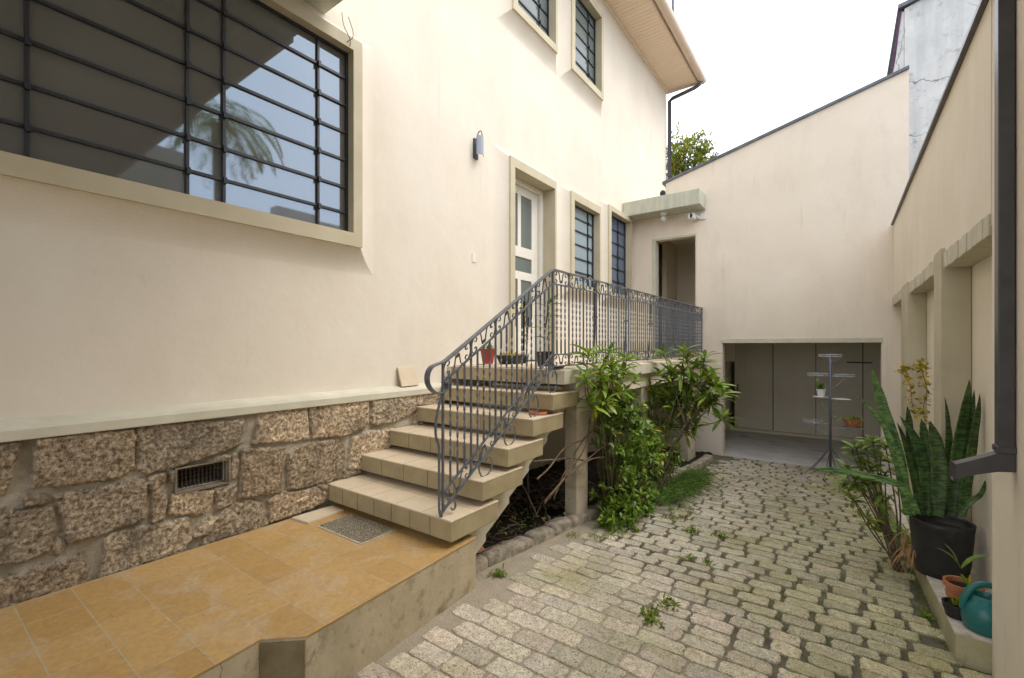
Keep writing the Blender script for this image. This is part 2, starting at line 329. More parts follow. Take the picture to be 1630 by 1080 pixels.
def pavement():
    b = MB(); tone = []
    # joint sheet following the slope
    ys = np.arange(-2.0, 8.86, .05); ys[-1] = 8.85
    xs = np.arange(-2.6, .78, .05)
    for y in ys:
        for x in xs:
            h = gz(y)-.001+.004*fbm((x*9, y*9, 0))
            near = max(0, min(1, (3.3-y+.9*(-x-.9)+.9*fbm((x*2, y*2, 4)))/.7))
            h += .005*near+.006*max(0, fbm((x*1.5, y*1.5, 9)))
            b.v.append((x, y, h)); tone.append((near, near, near))
    nx = len(xs)
    for i in range(len(ys)-1):
        for j in range(nx-1):
            q = i*nx+j; b.f.append((q, q+1, q+nx+1, q+nx))
    j = part(b, 'joint_sand', M['joint'], None, smooth=True, col_attr=tone)
    return j
def setts(par):
    b = MB(); tone = []
    PX, PY = .222, .131
    row = 0; y = -1.6
    while y < 8.8:
        py = PY*random.uniform(.94, 1.06)
        x = -2.35+(row % 2)*PX*.5+random.uniform(-.02, .02)
        while x < .62:
            wl = PX*random.choice([1, 1, 1, .95, .8, 1.1])*random.uniform(.95, 1.05)
            cx, cy = x+wl/2, y+py/2+.02*math.sin(x*1.3+row*.1)
            x += wl
            near = max(0, min(1, (3.3-cy+.9*(-cx-.9))/.7))
            lim = (-2.0 if cy < 2.35 else np.interp(cy, [2.35,2.9,3.5,4.1,4.7,5.4,6.2,7,8.3,8.6], [-2.0,-1.98,-1.95,-1.93,-1.94,-1.90,-1.82,-1.78,-1.76,-1.6]))
            if cx-wl*.4 < lim or cx+wl*.02 > (.485-(cy-3.3)*.022 if cy > 3.3 else .62): continue
            if 2.35 < cy < 4.2 and cx < -1.82 and random.random() < .2: continue
            gap = .006+(1-near)*.0065
            hw, hh = wl/2-gap*random.uniform(.7, 1.6)*(.6+.4*(1-near)), py/2-gap*random.uniform(.6, 1.1)*.8
            n = 30; per = []; sd = random.uniform(0, 99)
            for k in range(n):
                a = 2*math.pi*k/n; a = math.atan2(math.sin(a), math.cos(a)); ca, sa = math.cos(a), math.sin(a)
                p = 13.0
                rr = (abs(ca)**p+abs(sa)**p)**(-1/p)
                ir = 1+.08*mnoise.noise(Vector((ca*1.6+sd, sa*1.6, 1)))+.09*mnoise.noise(Vector((ca*7+sd, sa*7, 3)))+.05*mnoise.noise(Vector((ca*16+sd, sa*16, 3)))
                per.append((ca*rr*hw*ir, sa*rr*hh*ir))
            top = .012+random.uniform(-.003, .003)+gz(cy)*0; tx, ty = random.uniform(-.025, .025), random.uniform(-.03, .03)
            base = len(b.v); rot = random.uniform(-.035, .035); cr, sr = math.cos(rot), math.sin(rot)
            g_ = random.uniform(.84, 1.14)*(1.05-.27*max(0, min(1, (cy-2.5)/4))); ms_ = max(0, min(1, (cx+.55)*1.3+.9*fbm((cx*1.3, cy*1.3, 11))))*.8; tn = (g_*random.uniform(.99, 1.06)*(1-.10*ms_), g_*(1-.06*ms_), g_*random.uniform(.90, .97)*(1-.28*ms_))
            rings = [(0, 1), (.3, 1), (.55, 1), (.8, 1), (.955, .97), (.99, .75), (1.005, -.6)]
            for ri, (rs, hf) in enumerate(rings):
                cnt = 1 if ri == 0 else n
                for k in range(cnt):
                    px_, py_ = (per[k][0]*rs, per[k][1]*rs) if ri else (0, 0)
                    X_, Y_ = cx+px_*cr-py_*sr, cy+px_*sr+py_*cr
                    hz = gz(Y_)+top*hf+(.008*fbm((X_*20, Y_*20, sd), 4) if hf > .3 else 0)+(px_*tx+py_*ty)*(hf > .3)
                    b.v.append((X_, Y_, hz)); e = 1 if hf > .5 else .8
                    tone.append((tn[0]*e, tn[1]*e, tn[2]*e))
            for k in range(n): b.f.append((base, base+1+k, base+1+(k+1) % n))
            for ri in range(1, len(rings)-1):
                o1 = base+1+(ri-1)*n; o2 = o1+n
                for k in range(n): kk = (k+1) % n; b.f.append((o1+k, o2+k, o2+kk, o1+kk))
        y += py; row += 1
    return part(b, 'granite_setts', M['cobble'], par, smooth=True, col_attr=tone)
pv = pavement(); pv.name = 'pavement'; tag(pv, kind='structure')
setts(pv)

# kerb of rough stones round the bed
b = MB()
kp = [(-2.14,2.37),(-2.10,2.9),(-2.06,3.5),(-2.03,4.1),(-2.0,4.7),(-1.94,5.4),(-1.86,6.2),(-1.82,7.0),(-1.80,7.8),(-1.80,8.45)]
for i in range(len(kp)-1):
    (xa, ya), (xb, yb) = kp[i], kp[i+1]
    n = 2
    for k in range(n):
        t0, t1 = k/n+.01, (k+1)/n-.01
        x0, y0, x1, y1 = xa+(xb-xa)*t0, ya+(yb-ya)*t0, xa+(xb-xa)*t1, ya+(yb-ya)*t1
        h = .085+random.uniform(-.012, .012); wd = .14+random.uniform(-.01, .01)
        m_ = 6; base = len(b.v)
        for q in range(m_+1):
            t = q/m_; xx, yy = x0+(x1-x0)*t, y0+(y1-y0)*t; zz = gz(yy)
            e = .012 if q in (0, m_) else 0
            for (dx, dz) in ((0, -.05), (0, h*.75-e), (-.018, h-e), (-wd*.5, h-e+.004), (-wd+.02, h-e), (-wd, h*.7-e), (-wd, -.05)):
                nn = .016*fbm((xx*14+dx*30, yy*14, dz*30+i), 3)
                b.v.append((xx+dx+nn, yy, zz+dz+nn*.7))
        for q in range(m_):
            for s_ in range(6):
                a = base+q*7+s_; b.f.append((a, a+7, a+8, a+1))
        b.f.append(tuple(base+s_ for s_ in range(7))); b.f.append(tuple(base+m_*7+6-s_ for s_ in range(7)))
M['kerb'] = mat('old_kerb_stone', (.22,.19,.15), (.46,.40,.31), 14, .95, .8, 50, bdist=.02, extra=[((.12,.13,.05), 5, .52, .68, .7, (1,1,1))])
tag(part(b, 'stone_kerb', M['kerb'], None, smooth=True), 'low kerb of rough weathered stones edging the planting bed', 'kerb')
# soil in the bed
b = MB(); xs = np.arange(-3.40, -2.0+.3, .06); ys = np.arange(2.36, 8.84, .06)
def lim_x(y):
    for (xa, ya), (xb, yb) in zip(kp, kp[1:]):
        if y <= yb: return xa+(xb-xa)*max(0, (y-ya)/(yb-ya))
    return kp[-1][0]
for y in ys:
    for x in xs:
        L_ = lim_x(y)-.08; xx = min(x, L_)
        b.v.append((xx, y, gz(y)+.02+.05*fbm((xx*5, y*5, 2))+.05*fbm((xx*14, y*14, 9))+.12*max(0, (-2.5-xx))))
nx = len(xs)
for i in range(len(ys)-1):
    for j in range(nx-1): q = i*nx+j; b.f.append((q, q+1, q+nx+1, q+nx))
tag(part(b, 'bed_soil', M['soil'], None), kind='structure')

# ================= PATIO PLATFORM =================
PZ = .345
plat = empty('tiled_patio', (-2.7, 1, 0), 'raised patio of worn ochre floor tiles with cracked rendered side', 'patio')
outl = [(-3.34,-2.5),(-2.05,-2.5),(-2.05,.70),(-2.075,.977),(-1.93,1.103),(-2.0,2.347),(-3.34,2.347)]
b = MB(); b.prism([(x, y) for x, y in outl], 'z', -.3, PZ-.012); part(b, 'rendered_side', M['side'], plat, bevel=.006)
M['patch'] = mat('dark_brown_render', (.15,.115,.06), (.24,.19,.11), 5, .95, .4, 25)
part(MB().prism([(-2.073,.972),(-1.932,1.095),(-1.930,1.092),(-2.0715,.969)], 'z', -.2, PZ-.018), 'dark_patch', M['patch'], plat)  # thin plate on the notch face, darker brown than the side around it
def ins(o, d): return o
b = MB(); b.prism([(x+(.004 if x > -3 else 0), y+(.004 if y > 2 else 0)) for x, y in outl], 'z', PZ-.011, PZ); part(b, 'tiled_floor', M['patio_tile'], plat, bevel=.003)
# ================= HOUSE =================
WX = -3.44; FX = -3.32
house = empty('house', (WX, 5, 0), 'tall cream plastered house with granite base, deep window surrounds and boarded eaves', 'house')
def wall_holes(axis, c0, c1, u0, u1, v0, v1, holes):
    """slab between c0 and c1 along axis with rectangular openings (u0,u1,v0,v1)"""
    us = sorted({u0, u1, *[h[0] for h in holes], *[h[1] for h in holes]}); us = [u for u in us if u0 <= u <= u1]
    vs = sorted({v0, v1, *[h[2] for h in holes], *[h[3] for h in holes]}); vs = [v for v in vs if v0 <= v <= v1]
    def solid(i, j):
        if i < 0 or j < 0 or i >= len(us)-1 or j >= len(vs)-1: return False
        cu, cv = (us[i]+us[i+1])/2, (vs[j]+vs[j+1])/2
        return not any(h[0] < cu < h[1] and h[2] < cv < h[3] for h in holes)
    def P(c, u, v): return (c, u, v) if axis == 'x' else (u, c, v)
    b = MB()
    for i in range(len(us)-1):
        for j in range(len(vs)-1):
            if not solid(i, j): continue
            a, d, e, f = us[i], us[i+1], vs[j], vs[j+1]
            for c in (c0, c1): b.quad(P(c, a, e), P(c, d, e), P(c, d, f), P(c, a, f))
            if not solid(i-1, j): b.quad(P(c0, a, e), P(c1, a, e), P(c1, a, f), P(c0, a, f))
            if not solid(i+1, j): b.quad(P(c0, d, e), P(c1, d, e), P(c1, d, f), P(c0, d, f))
            if not solid(i, j-1): b.quad(P(c0, a, e), P(c1, a, e), P(c1, d, e), P(c0, d, e))
            if not solid(i, j+1): b.quad(P(c0, a, f), P(c1, a, f), P(c1, d, f), P(c0, d, f))
    return b
# openings: outer y0,y1,z0,z1 ; inner y0,y1,z0,z1 ; depth plane
OP = {
 'big': ((-1.2,2.405,2.473,4.22), (-1.1,2.318,2.585,4.12), -3.42),
 'door': ((4.558,5.678,1.20,4.0), (4.655,5.642,1.20,3.885), -3.56),
 'w1': ((6.129,7.176,2.50,4.0), (6.229,7.126,2.60,3.88), -3.46),
 'w2': ((7.513,8.60,2.50,4.14), (7.61,8.55,2.60,4.05), -3.46),
 'u1': ((4.62,5.714,5.86,7.35), (4.72,5.66,5.96,7.25), -3.46),
 'u2': ((6.149,7.277,5.86,7.35), (6.25,7.20,5.965,7.25), -3.46),
}
holes = [(o[0][0], o[0][1], o[0][2], o[0][3]) for o in OP.values()]+[(1.075,1.372,.715,.862)]
part(wall_holes('x', WX, WX-.25, -3.0, 11.1, -.4, 7.80, holes), 'wall', M['plaster'], house)
b = MB(); b.box(WX-4, WX-.25, 10.85, 11.1, -.4, 7.8); b.box(WX-4, WX-3.8, -3, 10.85, -.4, 7.8); b.box(WX-4, WX-.25, -3.0, -2.8, -.4, 7.8); b.box(WX-3.8, WX-.25, -2.8, 10.85, 7.6, 7.79)
part(b, 'rear_walls', M['plaster'], house)
def surround(name, O, I, depth, flare=True, bottom=True, parent=house, key=''):
    par = None
    oy0, oy1, oz0, oz1 = O; iy0, iy1, iz0, iz1 = I
    b = MB()
    o_ = [(oy0,oz0),(oy1,oz0),(oy1,oz1),(oy0,oz1)]; i_ = [(iy0,iz0),(iy1,iz0),(iy1,iz1),(iy0,iz1)]
    for k in range(4):
        a, c = o_[k], o_[(k+1) % 4]; d, e = i_[(k+1) % 4], i_[k]
        if k == 0 and not bottom: continue
        b.quad((FX, *a), (FX, *c), (FX, *d), (FX, *e))
        b.quad((FX, *e), (FX, *d), (depth-.03, *d), (depth-.03, *e))
        b.quad((FX, *a), (FX, *c), (WX-.02, *c), (WX-.02, *a))
    s = part(b, name, M['trim'], parent)
    if flare:
        b = MB(); n = 10; W_ = .17 if 'w1' == key or 'w2' == key else .25
        def loop(t):
            off = W_*(1-t)-.012; x = WX-.002+(FX-WX-.012)*(t**2.1)
            return [(x, oy0-off, oz0-off), (x, oy1+off, oz0-off), (x, oy1+off, oz1+off*.55), (x, oy0-off, oz1+off*.55)]
        for q in range(n):
            A, B = loop(q/n), loop((q+1)/n)
            for k in range(4):
                if k == 0 and not bottom: continue
                kk = (k+1) % 4; b.quad(A[k], A[kk], B[kk], B[k])
        part(b, 'flared_plaster', M['plaster'], s)
    return s
# big window
def window(key, mulls, zbars, glassm, clips=(), bw=.02, par=house, lab=None):
    O, I, d = OP[key]
    s = surround('window_surround', O, I, d, key=key)
    b = MB(); y0, y1, z0, z1 = I; fx = d+.012
    t = .018
    for (a, c, e, f) in ((y0, y1, z0, z0+t), (y0, y1, z1-t, z1), (y0, y0+t, z0+t, z1-t), (y1-t, y1, z0+t, z1-t)): b.box(fx-.02, fx+.012, a, c, e, f)
    for m_ in mulls: b.box(fx-.018, fx+.008, m_-bw/2, m_+bw/2, z0+t, z1-t)
    for z in zbars:
        b.box(fx-.014, fx+.004, y0+t, y1-t, z-.010, z+.010)
    for m_ in mulls:
        for z in zbars: b.box(fx+.005, fx+.03, m_-.010, m_+.010, z-.03, z+.012)
    w_ = part(b, 'window_frame', M['winbar'], s)
    b = MB()
    ys = [y0]+sorted(mulls)+[y1]; zs = [z0]+sorted(zbars)+[z1]
    for i in range(len(ys)-1):
        for j in range(len(zs)-1):
            q = random.uniform(-.0012, .0012); r_ = random.uniform(-.0012, .0012)
            b.quad((d+q, ys[i], zs[j]), (d-q, ys[i+1], zs[j]), (d-q+r_, ys[i+1], zs[j+1]), (d+q+r_, ys[i], zs[j+1]))
    part(b, 'pane', glassm, s)
    return s
window('big', [-.28,.435,1.147,1.361,2.05], [2.765,2.98,3.21,3.445,3.675,3.905], M['glass'], bw=.018)
window('w1', [6.93], [2.83,3.05,3.27,3.49,3.69], M['glass_blue'])
window('w2', [8.20], [2.85,3.09,3.33,3.57,3.81], M['glass_navy'])
window('u1', [5.42], [6.20,6.43,6.66,6.89,7.1], M['glass_grey'])
window('u2', [6.95], [6.20,6.43,6.66,6.89,7.1], M['glass_grey'])
# tilted vent pane of the first small window
# door
O, I, d = OP['door']
ds = surround('door_surround', O, I, -3.60, bottom=False)
dfx = -3.52
b = MB(); y0, y1, z1 = 4.655, 5.642, 3.885
for (a, c, e, f) in ((y0, y0+.05, 1.43, z1), (y1-.075, y1, 1.43, z1), (y0+.05, y1-.075, z1-.06, z1)): b.box(dfx-.09, dfx, a, c, e, f)
part(b, 'door_frame', M['wood_white'], ds, bevel=.006)
L0, L1, LT, LB = y0+.055, y1-.08, z1-.065, 1.44
pn = [(L0+.10, L0+.355, 3.00, LT-.11), (L0+.43, L0+.70, 3.00, LT-.11), (L0+.10, L0+.70, 2.66, 2.86), (L0+.10, L0+.355, 1.90, 2.55), (L0+.43, L0+.70, 1.90, 2.55)]
dl = part(wall_holes('x', dfx-.05, dfx-.085, L0, L1, LB, LT, pn), 'door', M['wood_white'], ds, bevel=.003)
for p in pn: part(MB().box(dfx-.065, dfx-.072, p[0], p[1], p[2], p[3]), 'pane', M['glass_grey'], dl)
part(MB().box(dfx-.05, dfx-.038, L0+.14, L0+.66, 1.53, 1.80), 'lower_panel', M['wood_white'], dl, bevel=.008)
hb = MB(); hb.tube([(dfx-.05, L1-.06, 2.42), (dfx, L1-.06, 2.42), (dfx, L1-.15, 2.42)], .009); part(hb, 'handle', M['iron'], dl)
# band
b = MB(); b.prism([(WX-.05,1.160),(-3.335,1.158),(-3.335,1.212),(-3.35,1.232),(WX-.01,1.262)], 'y', -3.0, 3.62)
part(b, 'base_band', M['band'], house, bevel=.006)
# basement opening, seen dark below the landing
part(MB().box(WX-.01, WX+.012, 8.05, 8.55, .40, .95), 'basement_window', M['dark'], house)
# stone base as a height field traced after the real stones
POLY = [[(0.298, 1.143), (0.404, 1.149), (0.399, 1.066), (0.375, 0.982), (0.362, 0.897), (0.298, 0.909)], [(0.468, 1.148), (0.654, 1.15), (0.864, 1.146), (0.864, 0.909), (0.788, 0.881), (0.567, 0.885), (0.447, 0.913), (0.458, 1.024)], [(0.883, 1.149), (1.182, 1.143), (1.468, 1.118), (1.452, 0.957), (1.182, 0.896), (1.033, 0.872), (0.915, 0.866), (0.883, 0.899)], [(0.417, 0.868), (0.512, 0.844), (0.508, 0.812), (0.409, 0.812)], [(0.298, 0.828), (0.336, 0.822), (0.409, 0.795), (0.523, 0.774), (0.526, 0.678), (0.508, 0.56), (0.416, 0.544), (0.336, 0.553), (0.298, 0.561)], [(0.537, 0.841), (0.703, 0.846), (0.923, 0.843), (0.925, 0.737), (0.92, 0.609), (0.823, 0.588), (0.719, 0.577), (0.583, 0.57), (0.56, 0.719)], [(0.93, 0.83), (1.013, 0.852), (1.015, 0.804), (0.973, 0.772), (0.949, 0.772)], [(0.964, 0.762), (1.008, 0.763), (1.023, 0.687), (1.028, 0.631), (1.008, 0.57), (0.949, 0.571), (0.949, 0.671)], [(1.054, 0.715), (1.278, 0.682), (1.266, 0.581), (1.226, 0.535), (1.106, 0.571), (1.043, 0.593)], [(1.293, 0.691), (1.423, 0.685), (1.417, 0.558), (1.296, 0.544)], [(1.386, 0.895), (1.417, 0.916), (1.436, 0.858), (1.423, 0.739), (1.382, 0.722)], [(0.736, 0.555), (0.878, 0.564), (1.138, 0.543), (1.143, 0.403), (1.111, 0.327), (0.935, 0.334), (0.703, 0.33), (0.736, 0.444)], [(1.238, 0.512), (1.301, 0.493), (1.261, 0.415), (1.193, 0.393), (1.165, 0.408)], [(0.298, 0.475), (0.43, 0.479), (0.622, 0.497), (0.662, 0.396), (0.654, 0.329), (0.575, 0.315), (0.336, 0.313), (0.298, 0.312)], [(1.031, 0.854), (1.069, 0.86), (1.067, 0.766), (1.043, 0.803)], [(0.508, 0.55), (0.545, 0.609), (0.567, 0.56), (0.545, 0.521)], [(1.29, 0.894), (1.374, 0.9), (1.377, 0.87), (1.284, 0.868)], [(1.306, 0.49), (1.348, 0.536), (1.487, 0.561), (1.602, 0.502), (1.629, 0.35), (1.508, 0.301), (1.273, 0.298), (1.207, 0.322)], [(1.459, 0.92), (1.757, 0.874), (1.729, 0.546), (1.447, 0.589)], [(1.572, 1.156), (1.72, 1.161), (1.938, 1.154), (1.948, 0.906), (1.72, 0.924), (1.528, 0.944), (1.554, 1.046)], [(1.963, 1.163), (2.221, 1.167), (2.489, 1.162), (2.481, 0.95), (2.427, 0.905), (2.264, 0.891), (1.975, 0.907)], [(2.528, 1.167), (2.861, 1.167), (3.045, 1.165), (3.039, 1.019), (2.916, 0.954), (2.618, 0.92), (2.536, 0.948), (2.544, 1.074)], [(3.065, 1.166), (3.293, 1.167), (3.469, 1.164), (3.446, 1.021), (3.059, 1.053)], [(1.788, 0.819), (1.895, 0.868), (2.085, 0.871), (2.228, 0.86), (2.278, 0.763), (2.271, 0.663), (2.221, 0.549), (2.085, 0.532), (1.788, 0.553)], [(2.337, 0.854), (2.553, 0.886), (2.634, 0.867), (2.754, 0.877), (2.763, 0.708), (2.634, 0.697), (2.458, 0.664), (2.458, 0.572), (2.3, 0.6), (2.315, 0.743)], [(2.264, 0.589), (2.427, 0.566), (2.396, 0.534), (2.257, 0.534)], [(1.654, 0.527), (1.766, 0.542), (1.994, 0.518), (2.098, 0.444), (2.112, 0.379), (1.907, 0.354), (1.644, 0.345), (1.638, 0.521)], [(2.007, 0.527), (2.112, 0.513), (2.139, 0.458), (2.118, 0.438)]]
extra_s = []
yy = .26
for r0, r1 in ((.36,.60),(.62,.86),(.89,1.145)):
    yy = .27
    while yy > -2.9:
        wd = random.uniform(.28, .5); a, c = yy-wd, yy-.03
        POLY.append([(a, r0+random.uniform(0,.02)), (c, r0+random.uniform(0,.02)), (c-random.uniform(0,.03), r1-random.uniform(0,.02)), (a+random.uniform(0,.03), r1-random.uniform(0,.02))]); yy -= wd
POLY.append([(2.98,.66),(3.6,.66),(3.6,.98),(3.05,.98)]); POLY.append([(3.22,1.0),(3.6,1.0),(3.6,1.14),(3.2,1.14)]); POLY.append([(2.75,.36),(3.6,.36),(3.6,.62),(2.8,.62)])
def stone_base():
    st = .0085; ys = np.arange(-1.2, 3.64, st); zs = np.arange(.325, 1.168, st)
    Yg, Zg = np.meshgrid(ys, zs)
    wy = Yg+0.0; wz = Zg+0.0
    nz = np.zeros_like(Yg); nf = np.zeros_like(Yg); nm = np.zeros_like(Yg)
    for i in range(Yg.shape[0]):
        for j in range(Yg.shape[1]):
            y, z = Yg[i, j], Zg[i, j]
            nz[i, j] = mnoise.noise(Vector((y*16, z*16, 1)))*.012+mnoise.noise(Vector((y*50, z*50, 1)))*.006
            nm[i, j] = mnoise.noise(Vector((y*26, z*26, 7)))*.6+mnoise.noise(Vector((y*9, z*9, 7)))*.6
            nf[i, j] = mnoise.noise(Vector((y*60, z*60, 5)))
    wy = Yg+nz; wz = Zg+np.roll(nz, 7, axis=1)
    H = np.zeros_like(Yg); T = np.ones(Yg.shape+(4,), dtype=np.float32); T[..., 3] = 0
    for P in POLY:
        P = np.array(P); ymn, ymx, zmn, zmx = P[:, 0].min()-.02, P[:, 0].max()+.02, P[:, 1].min()-.02, P[:, 1].max()+.02
        c = P.mean(0); P = c+(P-c)*1.0
        msk = (wy > ymn) & (wy < ymx) & (wz > zmn) & (wz < zmx)
        if not msk.any(): continue
        py, pz = wy[msk], wz[msk]; inside = np.zeros(py.shape, bool); dist = np.full(py.shape, 9.)
        n = len(P)
        for k in range(n):
            a, b_ = P[k], P[(k+1) % n]
            cond = ((a[1] > pz) != (b_[1] > pz))
            with np.errstate(divide='ignore', invalid='ignore'):
                xi = (b_[0]-a[0])*(pz-a[1])/(b_[1]-a[1]+1e-12)+a[0]
            inside ^= cond & (py < xi)
            dv = b_-a; t = np.clip(((py-a[0])*dv[0]+(pz-a[1])*dv[1])/(dv@dv+1e-12), 0, 1)
            dist = np.minimum(dist, np.hypot(py-a[0]-t*dv[0], pz-a[1]-t*dv[1]))
        sdv = np.where(inside, dist, -dist)
        sdv = sdv+.006; prof = np.clip(sdv/.010, 0, 1)**.5
        hgt = .008+.026*prof+random.uniform(-.004, .006)
        hh = np.where(sdv > 0, hgt, 0)
        tl = random.uniform(-.05, .05); tv = random.uniform(-.05, .03)
        hh = np.where(sdv > 0, hh+tl*(py-c[0])*prof+tv*(pz-c[1])*prof, hh)
        cur = H[msk]; up = hh > cur; cur[up] = hh[up]; H[msk] = cur
        g_ = random.choice([.88, .98, 1.12, 1.24, 1.34]); w_ = random.uniform(-.02, .07); tn = (g_*(1+w_), g_, g_*(1-w_*.9))
        Tm = T[msk]; Tm[up, 0] = tn[0]; Tm[up, 1] = tn[1]; Tm[up, 2] = tn[2]; Tm[up, 3] = 1; T[msk] = Tm
    on = T[..., 3] > 0
    H = H+np.where(on, nm*.014+nf*.012, nm*.003+nf*.001)
    # vent recess
    vm = (Yg > 1.075) & (Yg < 1.372) & (Zg > .715) & (Zg < .862)
    b = MB(); X_ = -3.385+H
    b.v = [(float(x), float(y), float(z)) for x, y, z in zip(X_.ravel(), Yg.ravel(), Zg.ravel())]
    nx = len(ys)
    for i in range(len(zs)-1):
        for j in range(nx-1):
            if vm[i, j] and vm[i+1, j+1]: continue
            q = i*nx+j; b.f.append((q, q+1, q+nx+1, q+nx))
    return part(b, 'stone_base', M['stone'], house, smooth=True, col_attr=T.reshape(-1, 4))
sb = stone_base()
part(MB().box(WX-.02, -3.39, 3.625, 3.645, .3, 1.16), 'stone_base_end', M['plaster'], house)
v = MB()
for (a, c, e, f) in ((1.065,1.38,.862,.872),(1.065,1.38,.705,.715),(1.065,1.075,.715,.862),(1.372,1.382,.715,.862)): v.box(-3.436, -3.352, a, c, e, f)
M['joint_g'] = mat('vent_mortar', (.15,.13,.09), (.24,.21,.15), 12, .95, .4, 30)
M['grille'] = mat('dark_clay_grille', (.07,.06,.05), (.11,.09,.07), 20, .9)
vent = part(v, 'vent', M['joint_g'], house)
v = MB()
for k in range(13): v.box(-3.46, -3.448, 1.08+k*.0235, 1.088+k*.0235, .716, .861)
for k in range(6): v.box(-3.466, -3.461, 1.076, 1.371, .722+k*.0255, .730+k*.0255)
part(v, 'grille', M['grille'], vent)
part(MB().box(-3.60, -3.59, 1.05, 1.40, .70, .88), 'vent_back', M['dark'], vent)
# roof: soffit, fascia, gutter, tiles
b = MB()
y = -3.2
while y < 11.24:
    b.box(-2.765, WX, y, min(y+.093, 11.25), 7.812, 7.83); y += .097
sf = part(b, 'soffit', M['soffit'], house, bevel=.002)
part(MB().box(WX, WX+.035, -3.2, 11.15, 7.765, 7.811), 'cornice_strip', M['soffit'], house, bevel=.004)
part(MB().prism([(-2.765,7.79),(-2.745,7.79),(-2.745,7.93),(-2.765,7.93)], 'y', -3.2, 11.27), 'fascia', M['gutter'], house)
b = MB(); prof = [(-2.742+.0,7.93)]+[(-2.66-.08*math.cos(a), 7.90-.075*math.sin(a)) for a in [k*math.pi/8 for k in range(9)]]+[(-2.58,7.935),(-2.57,7.935),(-2.57,7.90)]
prof += [(-2.66-.09*math.cos(a), 7.90-.085*math.sin(a)) for a in [k*math.pi/8 for k in range(8, -1, -1)]]
b.prism(prof, 'y', -3.2, 11.35); part(b, 'gutter', M['gutter'], house)
b = MB(); b.prism([(-2.62,7.95),(-7.6,9.6),(-7.6,9.72),(-2.62,8.03)], 'y', -3.3, 11.36); part(b, 'roof', M['rooftile'], house)
b = MB(); b.prism([(-2.765,7.812),(WX-.2,7.812),(WX-.2,8.15),(-2.765,7.95)], 'y', 11.25, 11.28); part(b, 'gable_board', M['soffit'], house)
b = MB(); b.tube([(-2.68,11.22,7.83),(-2.70,11.2,7.76),(-2.80,11.17,7.70),(-3.30,11.14,7.60),(-3.37,11.14,7.55),(-3.375,11.14,4.0)], .045, 10)
part(b, 'downpipe', M['pipe'], house, smooth=True)
# ================= LANDING & STAIRS =================
st = empty('staircase', (-2.7, 2.1, PZ), 'tiled staircase of cantilevered treads rising to a long landing on square posts', 'stairs')
SX = -2.0; TOPS = [.525,.70,.87,1.045,1.22]; FR = [2.11,2.42,2.715,3.05,3.36]
def brk_lines(b, x0, x1, y, z0, z1, n):
    for k in range(1, n): x = x0+(x1-x0)*k/n; b.box(x-.0022, x+.0022, y-.0015, y, z0, z1)
for i, (z, y) in enumerate(zip(TOPS, FR)):
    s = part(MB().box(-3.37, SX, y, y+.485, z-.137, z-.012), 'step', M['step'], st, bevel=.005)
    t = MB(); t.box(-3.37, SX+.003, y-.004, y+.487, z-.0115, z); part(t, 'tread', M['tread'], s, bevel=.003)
    j = MB(); brk_lines(j, -3.36, SX, y, z-.137, z-.013, [7, 5, 5, 5, 5][i])
    for k in range(1, 5): x = -3.36+(SX+3.36)*k/5; j.box(x-.0012, x+.0012, y+.002, y+.48, z, z+.0006)
    j.box(-3.36, SX, y+.24, y+.2424, z, z+.0006)
    part(j, 'tile_joint', M['dirt'], s)
# sawtooth carriage beam
pts = [(2.25,PZ-.02)]
saw = []
for z, y in zip(TOPS, FR): saw += [(y+.06, z-.139), (y+.40, z-.139)]
low = [(3.95,1.13),(3.80,1.02),(2.62,.25),(2.45,.10),(2.36,.05),(2.36,.34)]
outline = [(2.36,.386)]
for k, (z, y) in enumerate(zip(TOPS, FR)):
    outline.append((max(2.36, y+.03), z-.139)); outline.append((y+.30, z-.139))
outline += [(3.9,1.083),(3.9,1.0),(3.70,.98)]
for k in range(9, 0, -1):
    yy = 2.45+(3.70-2.45)*(k-.5)/9; zz = .12+(.98-.12)*(k-.5)/9; outline += [(yy+.05, zz-.0), (yy+.02, zz-.06)]
outline.append((2.36,.02))
b = MB()
# concave outline: build as vertical strips instead of one n-gon
ys = np.linspace(2.352, 3.92, 160)
def topz(y):
    r = None
    for z, f in zip(TOPS, FR):
        if f+.02 <= y <= f+.46: r = z-.139 if r is None else min(r, z-.139)
    return 1.25 if y > 3.78 else (r if r is not None else .386)
def botz(y): return max(-.05, .02+(y-2.352)*.68)-.045*(((y-2.352)*3.4) % 1)
for a, c in zip(ys, ys[1:]):
    m_ = (a+c)/2; z1 = topz(m_)-.001; z0 = botz(m_)
    if z1 > z0: b.box(-3.0, -2.16, a, c, z0, z1)
part(b, 'carriage_beam', M['slab'], st)
LZ = 1.43
b = MB(); b.box(-3.44, SX, 3.56, 8.849, LZ-.14, LZ-.012); sbm = part(b, 'landing_slab', M['slab'], st, bevel=.005)
b = MB(); b.box(-3.39, SX-.06, 3.60, 8.847, LZ-.0115, LZ); part(b, 'landing_floor', M['tread'], st)
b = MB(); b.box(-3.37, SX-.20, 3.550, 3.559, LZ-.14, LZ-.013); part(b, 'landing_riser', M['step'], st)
b = MB(); b.box(-2.20, -2.07, 3.95, 8.848, 1.11, LZ-.141); part(b, 'edge_beam', M['plaster_back'], st, bevel=.004)
M['post'] = mat('stained_post', (.56,.49,.37), (.62,.55,.43), 3, .9, .2, 20, extra=[((.28,.22,.12), 3, .52, .7, .7, (1,1,1.5))])
for (y0, y1) in ((3.95,4.19),(5.72,5.95),(7.9,8.38)):
    part(MB().box(-2.215, -2.085, y0, y1, -.4, 1.109), 'post', M['post'], st, bevel=.006)

